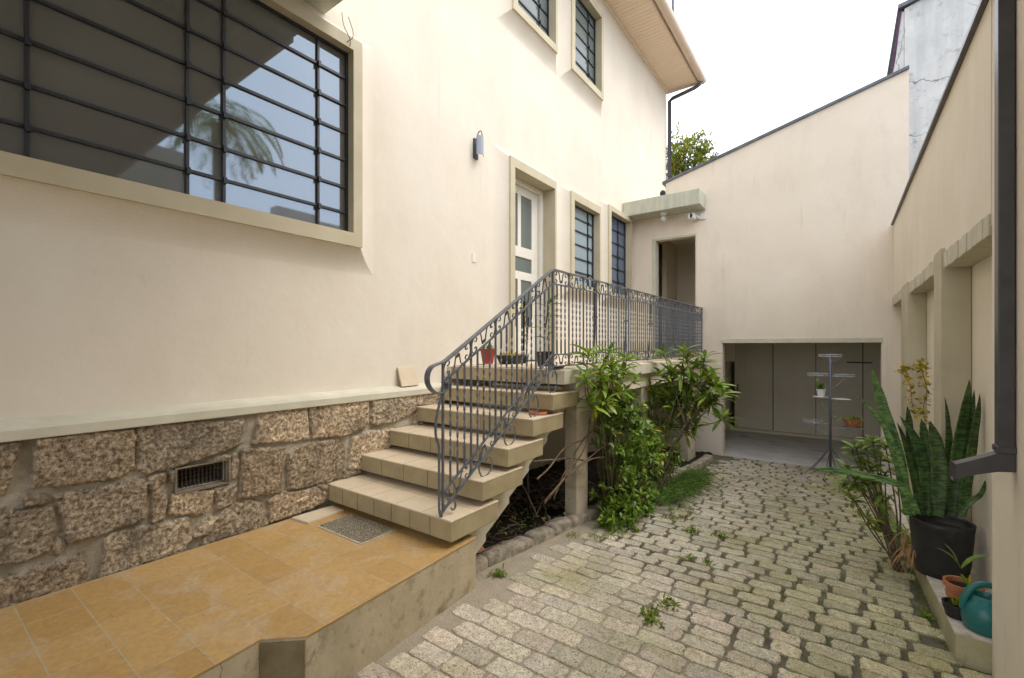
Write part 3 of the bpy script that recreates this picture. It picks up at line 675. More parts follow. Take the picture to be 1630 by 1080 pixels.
# ================= RAILING =================
rail = empty('iron_railing', (-2.08, 2.11, .53), 'wrought iron railing with scrollwork and twisted balusters along stair and landing', 'railing')
RX = -2.08; YC = 3.49; Y0 = 2.114; ZT0, ZT = 1.525, 2.315; SL = (ZT-ZT0)/(YC-Y0)
YE = 8.82
def top(y): return ZT0+(y-Y0)*SL if y < YC else ZT+(y-YC)*.004
def bot(y): return .575+(y-Y0)*(1.447-.575)/(YC-Y0) if y < YC else 1.452+(y-YC)*.004
BH = .125
# handrail with scrolled end
path = []
c0 = (2.095, 1.40)   # spiral centre region
for k in range(26):
    a = R(-250)+k*R(430/25.)   # curl
spts = [(2.145,1.392),(2.135,1.415),(2.112,1.418),(2.098,1.40),(2.098,1.372),(2.12,1.350),(2.10,1.338),(2.06,1.335),(2.015,1.36),(1.985,1.41),(1.985,1.465),(2.02,1.505),(2.07,1.520),(2.13,1.537),(2.2,top(2.2)),(2.6,top(2.6)),(3.2,top(3.2)),(YC-.03,top(YC-.03))]
sp = smoothline([(RX, y, z) for y, z in [(2.118,1.395),(2.135,1.40),(2.148,1.385),(2.14,1.355),(2.10,1.335),(2.05,1.337),(2.005,1.365),(1.978,1.41),(1.98,1.46),(2.01,1.50),(2.06,1.518),(2.12,1.533),(2.2,top(2.2)),(2.6,top(2.6)),(3.2,top(3.2)),(YC-.02,top(YC-.02)),(YC+.03,ZT),(YC+.2,ZT)]], 6)
b = MB(); b.ribbon(sp, .042, .009, (1, 0, 0)); b.ribbon([(RX, YC+.19, ZT), (RX, YE, top(YE))], .036, .009, (1, 0, 0)); part(b, 'handrail', M['iron'], rail)
def flat(name, f, y0, y1, n=2):
    b = MB(); b.ribbon([(RX, y0+(y1-y0)*k/n, f(y0+(y1-y0)*k/n)) for k in range(n+1)], .014, .012, (1, 0, 0)); return part(b, name, M['iron'], rail)
flat('upper_rail', lambda y: top(y)-BH, Y0, YC); flat('upper_rail', lambda y: top(y)-BH, YC, YE)
flat('lower_rail', lambda y: bot(y)+BH*.9, Y0, YC); flat('lower_rail', lambda y: bot(y)+BH*.85, YC, YE)
flat('foot_rail', bot, Y0-.03, YC); flat('foot_rail', bot, YC, YE)
# newel posts
b = MB(); b.box(RX-.007, RX+.007, Y0-.007, Y0+.007, .575, top(Y0)-.004); part(b, 'newel_post', M['iron'], rail)
b = MB(); b.ribbon(smoothline([(RX, y, z) for y, z in [(2.12,1.345),(2.085,1.27),(2.055,1.17),(2.05,1.07),(2.078,.99),(2.08,.9),(2.08,.65),(2.085,.57),(2.105,.537)]], 5), .012, .012, (1,0,0)); part(b, 'newel_post', M['iron'], rail)
b = MB(); b.ribbon(smoothline([(RX, y, z) for y, z in [(2.085,.54),(2.13,.575),(2.19,.61),(2.225,.60),(2.23,.565),(2.205,.55),(2.19,.57)]], 5), .012, .007, (1,0,0)); part(b, 'foot_scroll', M['iron'], rail)
b = MB(); b.box(RX-.009, RX+.009, YC-.009, YC+.009, 1.432, ZT-.005); part(b, 'corner_post', M['iron'], rail)
b = MB(); b.box(RX-.009, RX+.009, YE-.009, YE+.009, 1.432, top(YE)-.005); part(b, 'end_post', M['iron'], rail)
def bar_mesh(L, tw):
    b = MB(); n = 44 if tw else 1; r = .0095 if tw else .0078
    for i in range(n+1):
        z = L*i/n; t = i/n
        a = 0
        if tw: a = math.pi*2*3.6*max(0, min(1, (t-.18)/.64))
        for k in range(4):
            an = math.pi/4+k*math.pi/2; q_ = (r*1.15*math.cos(an), r*(.42 if tw else 1)*math.sin(an)); b.v.append((q_[0]*math.cos(a)-q_[1]*math.sin(a), q_[0]*math.sin(a)+q_[1]*math.cos(a), z))
    for i in range(n):
        for k in range(4): q = i*4; kk = (k+1) % 4; b.f.append((q+k, q+kk, q+4+kk, q+4+k))
    return b
def put(o, y, z):
    o.location = Vector((RX, y, z))-rail.location
def orn(pts, w_, h, x0, sk, nm):
    b = MB()
    for P in pts:
        b.ribbon(smoothline([(RX, x0[0]+u*w_, x0[1]+v*h+sk*u*w_) for u, v in P], 3), (.010), .0036, (1, 0, 0))
    return part(b, nm, M['iron'], rail)
CR = [(.30,.70),(.25,.74),(.24,.82),(.29,.90),(.33,.86),(.34,.76),(.28,.66),(.12,.64),(.06,.5)]
Cc = [(.22,.74),(.24,.66),(.30,.68),(.33,.80),(.27,.92),(.16,.93),(.07,.80),(.035,.5),(.07,.20),(.16,.07),(.27,.08),(.33,.20),(.30,.32),(.24,.34),(.22,.26)]
Cl = [(-u, v) for u, v in Cc]
Wv = [(.30,.04),(.36,.08),(.40,.35),(.43,.70),(.455,.86),(.475,.66),(.50,.86),(.525,.66),(.545,.86),(.57,.70),(.60,.35),(.64,.08),(.70,.04)]
Wf = [(u, 1-v) for u, v in Wv]
# stair section
nm = 5; wS = (YC-Y0)/nm
for i in range(nm+1):
    y = Y0+i*wS
    if 0 < i < nm:
        L_ = top(y)-bot(y); o = bar_mesh(L_-.01, False).build('baluster', M['iron'], rail); put(o, y, bot(y)+.005)
    for base, h in ((top(y)-BH, BH), (bot(y), BH*.9)):
        P = []
        if i < nm: P.append(Cc)
        if i > 0: P.append(Cl)
        orn(P, wS*.66, h*.92, (y, base+.003), SL, 'scroll')
    if i < nm:
        for base, h, W0 in ((top(y)-BH, BH, Wf if i % 2 else Wv), (bot(y), BH*.9, Wv if i % 2 else Wf)):
            orn([W0], wS, h*.92, (y, base+.003), SL, 'wave')
        for k in (1, 2, 3):
            yk = y+wS*k/4; z0 = bot(yk)+BH*.9; z1 = top(yk)-BH
            o = bar_mesh(z1-z0, True).build('twisted_baluster', M['iron'], rail); put(o, yk, z0)
for i in range(nm):       # scroll brackets under the foot rail standing on the treads
    y = FR[i]+.10; z = TOPS[i]
    if i == 0: continue
    b = MB(); zt = bot(y)
    b.ribbon(smoothline([(RX, y+a, z+c*(max(.06, zt-z+.02))) for a, c in [(-.03,1.2),(-.05,.6),(-.02,.05),(.05,.02),(.10,.3),(.09,.7),(.05,.85),(.02,.6)]], 4), .012, .006, (1,0,0)); part(b, 'foot_scroll', M['iron'], rail)
# landing section
nl = 18; wL = (YE-YC)/nl; Lr = top(5)-bot(5)
tb = bar_mesh(Lr-BH*1.85, True).build('twisted_baluster', M['iron'], rail); first = True
pb = None
orr = {}
for i in range(nl+1):
    y = YC+i*wL
    if 0 < i < nl:
        if pb is None: pb = bar_mesh(Lr-.01, False).build('baluster', M['iron'], rail); o = pb
        else: o = pb.copy(); col.objects.link(o)
        put(o, y, bot(y)+.005)
    for base, h in ((top(y)-BH, BH), (bot(y), BH*.85)):
        P = ([Cc] if i < nl else [])+([Cl] if i > 0 else [])
        orn(P, wL*.75, h*.94, (y, base+.003), 0, 'scroll')
    if i < nl:
        orn([Wf if i % 2 == 0 else Wv], wL, BH*.92, (y, top(y)-BH+.003), 0, 'wave'); orn([Wf if i % 2 == 0 else Wv], wL, BH*.8, (y, bot(y)+.003), 0, 'wave')
        for k in (1, 2, 3):
            yk = y+wL*k/4
            if first: o = tb; first = False
            else: o = tb.copy(); col.objects.link(o)
            put(o, yk, bot(yk)+BH*.85)
for y in (4.38, 5.24, 6.1, 7.2):
    b = MB(); b.ribbon(smoothline([(RX-.02, y, top(y)-.02), (RX-.03, y+.02, 2.1), (RX-.06, y+.08, 1.75), (RX-.10, y+.12, 1.435)], 3), .016, .012, (0, 1, 0)); b.box(RX-.05, RX, y-.004, y+.03, 1.93, 1.945)
    part(b, 'brace', M['iron_dark'], rail)
# mesh panel wired to the far part of the railing
ms = bpy.data.materials.new('dark_mesh'); ms.use_nodes = True; t = ms.node_tree; N = t.nodes
tr = N.new('ShaderNodeBsdfTransparent'); mxs = N.new('ShaderNodeMixShader'); mxs.inputs[0].default_value = .45
N['Principled BSDF'].inputs['Base Color'].default_value = (.07,.075,.09,1)
t.links.new(tr.outputs[0], mxs.inputs[1]); t.links.new(N['Principled BSDF'].outputs[0], mxs.inputs[2]); t.links.new(mxs.outputs[0], N['Material Output'].inputs['Surface'])
part(MB().quad((RX-.012,6.23,1.57), (RX-.012,8.36,1.57), (RX-.012,8.36,2.30), (RX-.012,6.23,2.30)), 'mesh_screen', ms, rail)

# ================= GARAGE / BACK WALL =================
YB = 8.85
ga = empty('garage_building', (-.6, YB, -.33), 'plastered garage wall with sloping top, low wide opening and door under a concrete canopy', 'building')
b = MB()
gx0, gx1, gz1 = -1.737, .484, 1.766
dx0, dx1, dz0, dz1 = -2.953, -2.19, 1.43, 3.70
T0, T1 = (-2.746, 4.778), (.80, 5.71)
def tz(x): return T0[1]+(x-T0[0])*(T1[1]-T0[1])/(T1[0]-T0[0])
def face(y):
    bb = MB()
    cols = [(-3.436,dx0),(dx0,-2.746),(-2.746,dx1),(dx1,gx0),(gx0,gx1),(gx1,.80)]
    for (a, c) in cols:
        segs = []
        hi = (4.30, 4.30) if c <= -2.746 else (tz(a), tz(c))
        if dx0 <= a and c <= dx1: segs = [(-.45, dz0-.01, None), (dz1, None, hi)]
        elif a == gx0: segs = [(gz1, None, hi)]
        else: segs = [(-.45, None, hi)]
        for z0, z1, h in segs:
            if h: bb.poly([(a,y,z0),(c,y,z0),(c,y,h[1]),(a,y,h[0])])
            else: bb.poly([(a,y,z0),(c,y,z0),(c,y,z1),(a,y,z1)])
    return bb
b = face(YB); b2 = face(YB+.2); n = len(b.v); b.v += b2.v; b.f += [tuple(i+n for i in f) for f in b2.f]
def side(a, c): b.quad((a[0],YB,a[1]), (c[0],YB,c[1]), (c[0],YB+.2,c[1]), (a[0],YB+.2,a[1]))
for a, c in ((T0,T1),((.80,-.45),(.80,5.71)),((-2.746,4.30),T0),((-3.436,4.30),(-2.746,4.30)),((gx0,-.45),(gx0,gz1)),((gx1,-.45),(gx1,gz1)),((gx0,gz1),(gx1,gz1)),((dx0,dz0),(dx0,dz1)),((dx1,dz0),(dx1,dz1)),((dx0,dz1),(dx1,dz1))): side(a, c)
part(b, 'wall', M['plaster_back'], ga)
b = MB(); b.prism([(T0[0]-.06,T0[1]-.02),(T1[0],T1[1]+.001),(T1[0],T1[1]+.045),(T0[0]-.06,T0[1]+.03)], 'y', YB-.035, YB+.24); part(b, 'flashing', M['flash'], ga)
b = MB(); b.box(-3.43, -2.02, 8.40, YB-.002, 4.14, 4.41); part(b, 'canopy', M['canopy'], ga, bevel=.006)
# opening trims
b = MB(); b.box(gx0-.03, gx1+.02, YB-.012, YB+.21, gz1-.075, gz1-.001); part(b, 'lintel_trim', M['band'], ga, bevel=.004)
b = MB()
for (a, c, e, f) in ((dx0-.055,dx0+.012,dz0,dz1+.03),(dx1-.012,dx1+.008,dz0,dz1+.03),(dx0+.012,dx1-.012,dz1-.012,dz1+.03)): b.box(a, c, YB-.016, YB+.03, e, f)
part(b, 'door_frame', M['band'], ga, bevel=.004)
# garage interior
M['gwall'] = mat('garage_inner_wall', (.72,.65,.51), (.78,.71,.57), 2, .9, .1, 20)
b = MB(); b.box(-2.25, -2.13, YB+.2, 12.4, -.45, 1.9); b.box(.70, .82, YB+.2, 12.4, -.45, 1.9); b.box(-2.13, .70, 12.3, 12.4, -.45, 1.9); b.box(-2.25, .82, YB+.2, 12.4, 1.9, 2.0)
part(b, 'inner_walls', M['gwall'], ga)
M['panel'] = mat('ribbed_door_panel', (.76,.70,.57), (.80,.74,.61), 3, .6, .03, 30, spec=.3)
for k, (a, c) in enumerate(((-2.04,-1.25),(-1.245,-.455),(-.45,.345),(.35,.70))):
    yy = 11.72-(.02 if k % 2 else 0)
    b = MB(); nr = int((c-a)/.066); wd = (c-a)/nr
    gp = MB().box(a, c, yy+.012, yy+.03, -.26, 1.86)
    for q in range(nr): b.box(a+q*wd+.003, a+(q+1)*wd-.003, yy, yy+.0115, -.25, 1.855)
    p_ = part(b, 'door_panel', M['panel'], ga); part(gp, 'backing', M['gwall'], p_)
    part(MB().box(a-.012, a+.006, yy-.018, yy-.001, -.25, 1.855), 'edge_strip', M['joint_g'], p_)
    if k == 0: part(MB().box(a+.05, a+.085, yy-.02, yy, .58, .75), 'handle', M['iron_dark'], p_, bevel=.004)
    if k == 2: part(MB().box(.08, .50, yy-.03, yy-.001, 1.29, 1.315), 'bolt', M['iron_dark'], p_)
part(MB().box(-2.13, .70, 11.62, 11.82, -.33, -.262), 'door_sill', M['gwall'], ga)
fl = MB(); fl.box(-2.13, .70, YB+.002, 12.3, -.44, -.322); tag(part(fl, 'garage_floor', M['floor'], None, bevel=.01), kind='structure')
# passage behind the landing door
b = MB(); b.box(-3.9, -3.78, YB+.2, 11.5, 1.3, 4.3); b.box(-1.9, -1.78, YB+.2, 11.5, 1.9, 4.3); b.box(-3.78, -1.9, 11.0, 11.1, 1.3, 4.3); b.box(-3.9, -1.78, YB+.2, 11.5, 4.0, 4.1); b.box(-3.78, -2.26, YB+.2, 11.0, 1.3, 1.42)
b.box(-3.25, -3.15, 10.2, 11.0, 1.42, 4.0)
part(b, 'passage_walls', M['gwall'], ga)
b = MB(); b.ribbon(smoothline([(-3.0,10.3,1.43),(-3.0,10.3,2.2),(-2.97,10.25,2.5),(-2.9,10.2,2.58),(-2.85,10.2,2.45)],4), .04, .03, (0,1,0))
# low inner gate
# ================= BOUNDARY WALL (right) =================
bw = empty('boundary_wall', (.7, 5, 0), 'cream boundary wall with square piers, stepped ledge and dark flashing on top', 'wall')
RW = .62; RP = .76
b = MB()
b.box(RW, 1.0, 3.33, YB-.002, 2.25, 3.43)             # upper wall
b.box(RP, 1.0, 3.33, YB-.002, -.45, 2.249)            # recessed panel
b.box(RW+.003, 1.0, -3.0, 3.329, -.45, 3.43)            # near pier and wall beside the camera
part(b, 'wall', M['plaster_right'], bw)
b = MB(); b.prism([(RW-.03,3.43),(1.03,3.43),(1.03,3.48),(RW-.03,3.455)], 'y', -3.0, YB-.04); part(b, 'flashing', M['pipe'], bw)
b = MB()
segs = [(3.335,4.58,2.21),(4.93,6.72,2.225),(7.4,8.2,2.235),(8.2,8.80,2.24)]
for (a, c, z) in segs:
    n = max(2, int((c-a)/.12)); yy = a
    for q in range(n):
        wd = (c-a)/n; dz = random.uniform(-.012, .012)
        b.box(RW-.012+random.uniform(-.003,.003), RP-.001, yy, yy+wd-.004, z-.005+dz*.3, z+.115+dz); yy += wd
part(b, 'ledge', M['slab'], bw, bevel=.004)
M['pier'] = mat('pier_plaster', (.48,.43,.30), (.56,.505,.37), 2.5, .8, .1, 20, extra=[((.36,.32,.2), 3, .58, .8, .4, (1,1,.4))])
for (a, c) in ((4.60,4.92),(6.76,7.38)):
    part(MB().box(RW-.025, RP-.002, a, c, -.44, 2.36), 'pier', M['pier'], bw, bevel=.006)
# planter ledge
pl = empty('planter_ledge', (.6, 5, -.1), 'low rendered ledge along the foot of the boundary wall carrying pots', 'ledge')
b = MB(); n = 14
M['ledge'] = mat('mossy_ledge_side', (.36,.33,.18), (.50,.46,.30), 4, .9, .4, 30, extra=[((.10,.10,.04), 6, .54, .7, .7, (1,1,.8))])
M['ledgetop'] = mat('pale_ledge_top', (.50,.45,.36), (.66,.61,.52), 10, .85, .3, 40, extra=[((.22,.19,.12), 14, .55, .7, .7, (1,1,1))])
def lx(y): return .488-(y-3.34)*.022
b = MB(); t = MB()
ys = np.linspace(3.335, 8.6, 12)
for a, c in zip(ys, ys[1:]):
    def zt(y): return gz(y)+.17+.0
    def ring(y, za, zb): return [(lx(y), y, za), (RP-.002, y, za), (RP-.002, y, zb), (lx(y), y, zb)]
    for (B, q0, q1) in ((b, -.25, -.0102), (t, -.010, 0)):
        ins_ = .0 if B is b else -.004
        A = ring(a, zt(a)+q0, zt(a)+q1); C_ = ring(c, zt(c)+q0, zt(c)+q1)
        A = [(x+(ins_ if x < .6 else 0), y, z) for x, y, z in A]; C_ = [(x+(ins_ if x < .6 else 0), y, z) for x, y, z in C_]
        for k in range(4): kk = (k+1) % 4; B.quad(A[k], A[kk], C_[kk], C_[k])
        if a == ys[0]: B.quad(*A)
part(b, 'ledge_side', M['ledge'], pl); part(t, 'ledge_top', M['ledgetop'], pl)
# downspout at the right
ds_ = empty('rain_downspout', (.6, 2.95, 1), 'dark grey square rain downspout ending in an angled outlet on the right wall', 'downspout')
b = MB(); b.box(.566, .619, 2.922, 2.99, 1.151, 3.9); part(b, 'pipe', M['pipe'], ds_, bevel=.004)
b = MB()
p0 = Vector((.592, 2.956, 1.25)); p1 = Vector((.36, 2.93, 1.165))
def sq(p, s_, h): return [(p.x, p.y-s_, p.z-h), (p.x, p.y+s_, p.z-h), (p.x, p.y+s_, p.z+h), (p.x, p.y-s_, p.z+h)]
secs = [(.619, 1.076, 1.152), (.566, 1.070, 1.152), (.48, 1.040, 1.108), (.43, 1.014, 1.084), (.418, 1.006, 1.092)]
rings = []
for i, (x, za, zb) in enumerate(secs):
    e = .034 if i < 3 else (.036 if i == 3 else .042)
    rings.append([(x, 2.956-e, za), (x, 2.956+e, za), (x, 2.956+e, zb), (x, 2.956-e, zb)])
for A, C_ in zip(rings, rings[1:]):
    for k in range(4): kk = (k+1) % 4; b.quad(A[k], A[kk], C_[kk], C_[k])
b.quad(*rings[0]); part(b, 'outlet', M['pipe'], ds_)
part(MB().box(.560, .622, 2.915, 2.997, 1.156, 1.184), 'collar', M['pipe'], ds_, bevel=.003)

# ================= NEIGHBOUR =================
nb = empty('neighbour_building', (2, 10.6, 0), 'tall weathered white rendered building with cracks beyond the boundary wall', 'building')
b = MB(); b.prism([(.89,-.4),(7,-.4),(7,8.6),(1.12,7.62),(.89,7.55)], 'y', 10.5, 16); part(b, 'wall', M['neigh'], nb)
b = MB(); b.prism([(.80,7.56),(1.12,7.625),(7,8.605),(7,8.68),(.80,7.63)], 'y', 10.44, 16.1); part(b, 'flashing', M['flash'], nb)
M['purple'] = mat('violet_barge', (.09,.03,.07), None, rough=.6)
b = MB(); b.prism([(.70,6.46),(.72,6.44),(.86,7.55),(.83,7.60)], 'y', 10.50, 10.56); part(b, 'barge_strip', M['purple'], nb)
b = MB(); b.prism([(.73,6.3),(.888,6.3),(.888,7.52),(.85,7.52)], 'y', 10.52, 10.6); part(b, 'side_return', M['neigh'], nb)

# ================= CARPORT (overhead, seen in the window's reflection) =================
cp = empty('patio_roof', (-1.5, 0, 4.4), 'ribbed patio roof with cream fascia above the big window', 'roof')
b = MB(); b.box(WX+.0, -2.85, -3.0, 2.13, 4.36, 4.50); part(b, 'concrete_lip', M['canopy'], cp, bevel=.006)
M['ribs'] = mat('ribbed_sheet', (.50,.45,.37), (.62,.56,.47), 1.2, .6, trans=.35)
b = MB(); k = 0; y = -3.0
while y < 2.1:
    b.box(-2.849, 4.0, y, y+.05, 4.44, 4.47); b.box(-2.849, 4.0, y+.05, y+.1, 4.47, 4.50); y += .1
part(b, 'ribbed_sheet', M['ribs'], cp)
b = MB(); b.box(-2.849, 4.0, 2.1, 2.16, 4.36, 4.52); b.box(-.9, -.8, -3, 2.1, 4.30, 4.44); part(b, 'beam', M['ribs'], cp)
M['shed'] = mat('shed_wall_paint', (.30,.26,.20), (.46,.41,.33), .6, .9)
part(MB().box(3.9, 4.0, -3, 3.65, -.4, 5.6), 'side_wall', M['shed'], cp)
# ================= PLANT HELPERS =================
class Leaves(MB):
    def __init__(s): super().__init__(); s.t = []
    def leaf(s, base, d, L, W, droop=.5, fold=.25, seg=4, tone=None, roll=None):
        base = Vector(base); d = Vector(d).normalized(); t = d.copy()
        sd_ = t.cross(Vector((0, 0, 1)))
        if sd_.length < .05: sd_ = t.orthogonal()
        sd_.normalize()
        if roll is None: roll = random.uniform(-.5, .5)
        sd_ = Matrix.Rotation(roll, 3, t) @ sd_
        p = base.copy(); n0 = len(s.v); g = tone or random.uniform(.65, 1.25); tr = (g*random.uniform(.9, 1.2), g, g*random.uniform(.8, 1.1)); L *= random.uniform(.75, 1.15)
        if random.random() < .05: tr = (g*2.2, g*1.15, g*.7)
        for i in range(seg+1):
            u = i/seg; wd = W*.5*(math.sin(math.pi*min(1, .06+u*.94))**.75)*(1 if u < .55 else 1-.25*(u-.55))
            if i == seg: wd = .0005
            up = sd_.cross(t).normalized()
            s.v += [tuple(p-sd_*wd+up*wd*fold), tuple(p), tuple(p+sd_*wd+up*wd*fold)]
            s.t += [tr, tuple(c*1.15 for c in tr), tr]
            p = p+t*L/seg; t = (t+Vector((0, 0, -1))*droop/seg).normalized()
        for i in range(seg):
            a = n0+i*3; s.f += [(a, a+1, a+4, a+3), (a+1, a+2, a+5, a+4)]
    def whorl(s, p, up, n, L, W, spread=1.0, droop=.7, **k):
        up = Vector(up).normalized(); a = up.orthogonal().normalized(); b_ = up.cross(a)
        ph = random.random()*6
        for i in range(n):
            an = ph+i*2.4; lift = 1-(i/n)*.9
            d = (a*math.cos(an)+b_*math.sin(an))*spread+up*(.15+.9*(1-lift)*1.0)
            q = Vector(p)-up*(L*.55*(lift))*.6
            s.leaf(q, d, L*random.uniform(.7, 1.1), W*random.uniform(.8, 1.1), droop*random.uniform(.6, 1.2), **k)
    def finish(s, name, m, par): return part(s, name, m, par, smooth=True, col_attr=s.t)
V = Vector
def rv(a): return Vector((random.uniform(-a, a), random.uniform(-a, a), random.uniform(-a, a)))

# big long-leaved shrub, two crowns growing from the bed
tipsL = [(-1.86,3.827,1.612),(-1.86,4.143,1.578),(-1.86,4.589,1.539),(-1.86,3.693,1.364),(-1.86,3.954,1.309),(-1.86,4.302,1.366),(-1.86,4.65,1.396),(-1.86,4.017,1.168),(-1.86,4.414,1.179),(-1.86,4.907,1.263),(-1.86,4.143,1.028),(-1.86,3.782,1.148)]
tipsR = [(-1.886,6,1.546),(-1.66,6,1.618),(-1.584,6,1.52),(-1.406,6,1.522),(-1.944,6,1.269),(-1.772,6,1.318),(-1.633,6,1.35),(-1.315,6,1.332),(-1.201,6,1.187),(-1.126,6,1.097),(-2.061,6,1.044),(-1.886,6,1.054),(-1.716,6,1.12),(-1.498,6,1.215),(-1.139,6,0.801),(-1.289,6,0.978),(-1.445,6,0.829),(-1.66,6,0.755),(-1.886,6,0.851),(-2.032,6,0.869),(-1.772,6,0.573),(-1.552,6,0.54),(-1.973,6,0.64),(-1.525,6,1.381),(-1.8,6,1.173),(-1.393,6,1.082),(-1.606,6,0.957),(-1.289,6,1.169),(-1.744,6,0.89),(-1.498,6,0.686)]
def shrub(name, tips, root, lab, n, L, W, bare=None):
    t = empty(name, root, lab, 'shrub')
    st_ = MB(); lv = Leaves(); rt = V(root); cen = sum((V(p) for p in tips), V())/len(tips)
    hub = [rt.lerp(cen, random.uniform(.3,.75))+rv(.16) for _ in range(9)]
    for h in hub: st_.tube(smoothline([rt+rv(.03), rt.lerp(h, .5)+rv(.06), h], 4), [.012,.012,.011,.011,.010,.010,.009,.009,.008], 6)
    tips = list(tips)+[tuple(V(random.choice(tips)).lerp(cen, random.uniform(.2,.9))+rv(.12)) for _ in range(len(tips)//4)]
    for p in tips:
        p = V(p)+rv(.04); h = min(random.sample(hub, 5), key=lambda q: (q-p).length); mid = h.lerp(p, .6)+rv(.06)+V((0, 0, -.05))
        st_.tube(smoothline([h, mid, p], 4), [.008,.007,.007,.006,.006,.005,.005,.004,.004], 5)
        lv.whorl(p, (p-mid).normalized()+V((0, 0, 1.0)), n, L, W)
        for _ in range(n//2):
            q = mid.lerp(p, random.uniform(.2, .9)); lv.leaf(q, rv(1)+V((0, 0, .1)), L*random.uniform(.7, 1), W, .8)
    part(st_, 'stem', M['stem'], t, smooth=True); lv.finish('foliage', M['leaf'], t); return t
shrub('long_leaved_shrub', tipsL, (-1.90,4.35,gz(4.35)), 'tall shrub with long drooping glossy leaves before the near end of the landing', 11, .21, .046)
shrub('long_leaved_shrub', tipsR, (-1.80,5.25,gz(5.2)), 'spreading shrub with whorls of long leaves reaching towards the garage opening', 12, .24, .048)
# bare leaning stems under the stairs
b = MB()
for P in ([(-1.98,3.193,0.34),(-1.98,3.565,0.472),(-1.98,3.978,0.547),(-1.98,4.466,0.612),(-1.98,5.017,0.555),(-1.98,5.6,0.499)], [(-2,3.368,0.325),(-2,3.601,0.54),(-2,3.902,0.728),(-2,4.115,0.801),(-2,4.241,0.939)], [(-2,3.107,0.557),(-2,3.296,0.606),(-2,3.561,0.726),(-2,3.902,0.738)], [(-2.02,3.072,0.705),(-2.02,3.44,0.645),(-2.02,3.72,0.601),(-2.02,4.035,0.508)], [(-1.95,3.511,0.49),(-1.95,3.988,0.549),(-1.95,4.511,0.468),(-1.95,5.075,0.421)], [(-1.97,3.177,0.365),(-1.97,3.587,0.508),(-1.97,3.912,0.688),(-1.97,4.005,0.927)]):
    P = [V(p) for p in P]; b.tube(smoothline(P, 4), .0075, 6)
P0 = [(-1.98,3.193,0.34)][0]
tt = empty('leaning_stems', (P0[0], P0[1], gz(3)), 'bare woody stems leaning across the first square post from the soil', 'branches')
part(b, 'stem', M['twig'], tt, smooth=True)
# dense bush
def bush(name, blobs, root, lab, nl, L, W, m='leaf2', ncl=120, cat='bush'):
    t = empty(name, root, lab, cat); st_ = MB(); lv = Leaves(); rt = V(root)
    for k in range(ncl):
        c, r = random.choice(blobs); d = rv(1)
        while d.length > 1 or d.length < .35: d = rv(1)
        d = d/d.length*(d.length**.5); p = V(c)+V((d.x*r[0], d.y*r[1], d.z*r[2]))
        if p.z < gz(p.y)+.03: p.z = gz(p.y)+.03
        if k % 3 == 0: st_.tube([rt+rv(.04), rt.lerp(p, .5)+rv(.05)+V((0,0,.04)), p], [.007, .005, .003], 4)
        up = (d+V((0, 0, .8))).normalized(); g = random.uniform(.6, 1.3)
        for i in range(nl):
            q = p-up*random.uniform(0, .12)+rv(.015); lv.leaf(q, rv(1)+up*.7, L*random.uniform(.6, 1.2), W*random.uniform(.7, 1.2), .6, seg=2, tone=g*random.uniform(.8, 1.2))
    part(st_, 'stem', M['stem'], t); lv.finish('foliage', M[m], t); return t
bush('dense_bush', [((-1.90,4.45,.28),(.24,.48,.36)), ((-1.92,4.55,.72),(.24,.45,.35)), ((-1.76,4.25,.02),(.20,.36,.15)), ((-1.72,4.6,.05),(.2,.4,.2)), ((-1.95,4.75,.95),(.24,.35,.25)), ((-1.82,5.0,.4),(.26,.4,.40)), ((-1.85,4.7,.6),(.25,.4,.4))], (-1.93,4.4,gz(4.4)), 'dense small-leaved bush spilling over the kerb between the square posts', 11, .080, .034, ncl=350)
bush('dark_bush', [((-1.95,5.5,.35),(.22,.45,.4)), ((-1.9,6.1,.15),(.2,.4,.3))], (-1.95,5.6,gz(5.6)), 'dark green shrub low behind the feathery fern', 9, .10, .03, m='leaf', ncl=110)
# feathery fern
t = empty('asparagus_fern', (-1.72, 5.7, gz(5.7)), 'feathery bright green asparagus fern spreading over the kerb onto the paving', 'fern'); lv = Leaves(); st_ = MB()
for k in range(300):
    rt = V((-1.72+random.uniform(-.12,.2), random.uniform(5.0, 6.7), 0)); rt.z = gz(rt.y)+.03
    an = random.uniform(-1.5, 1.5); d = V((math.cos(an)*.8, math.sin(an)*.8, random.uniform(.5, 1.5))); L = random.uniform(.2, .42)
    p = rt.copy(); q = d.normalized(); pts = [p.copy()]
    for i in range(9):
        p = p+q*L/9; q = (q+V((0, 0, -.16))).normalized(); pts.append(p.copy())
        g = random.uniform(.6, 1.3)
        for s_ in range(5):
            lv.leaf(p+rv(.01), rv(1)+q*.6, .055*(1.25-i/11), .011, .2, seg=1, tone=g)
    st_.tube(pts, .0018, 3)
part(st_, 'stem', M['fern'], t) if False else None
lv.finish('foliage', M['fern'], t)
part(st_, 'stem', M['stem'], t)
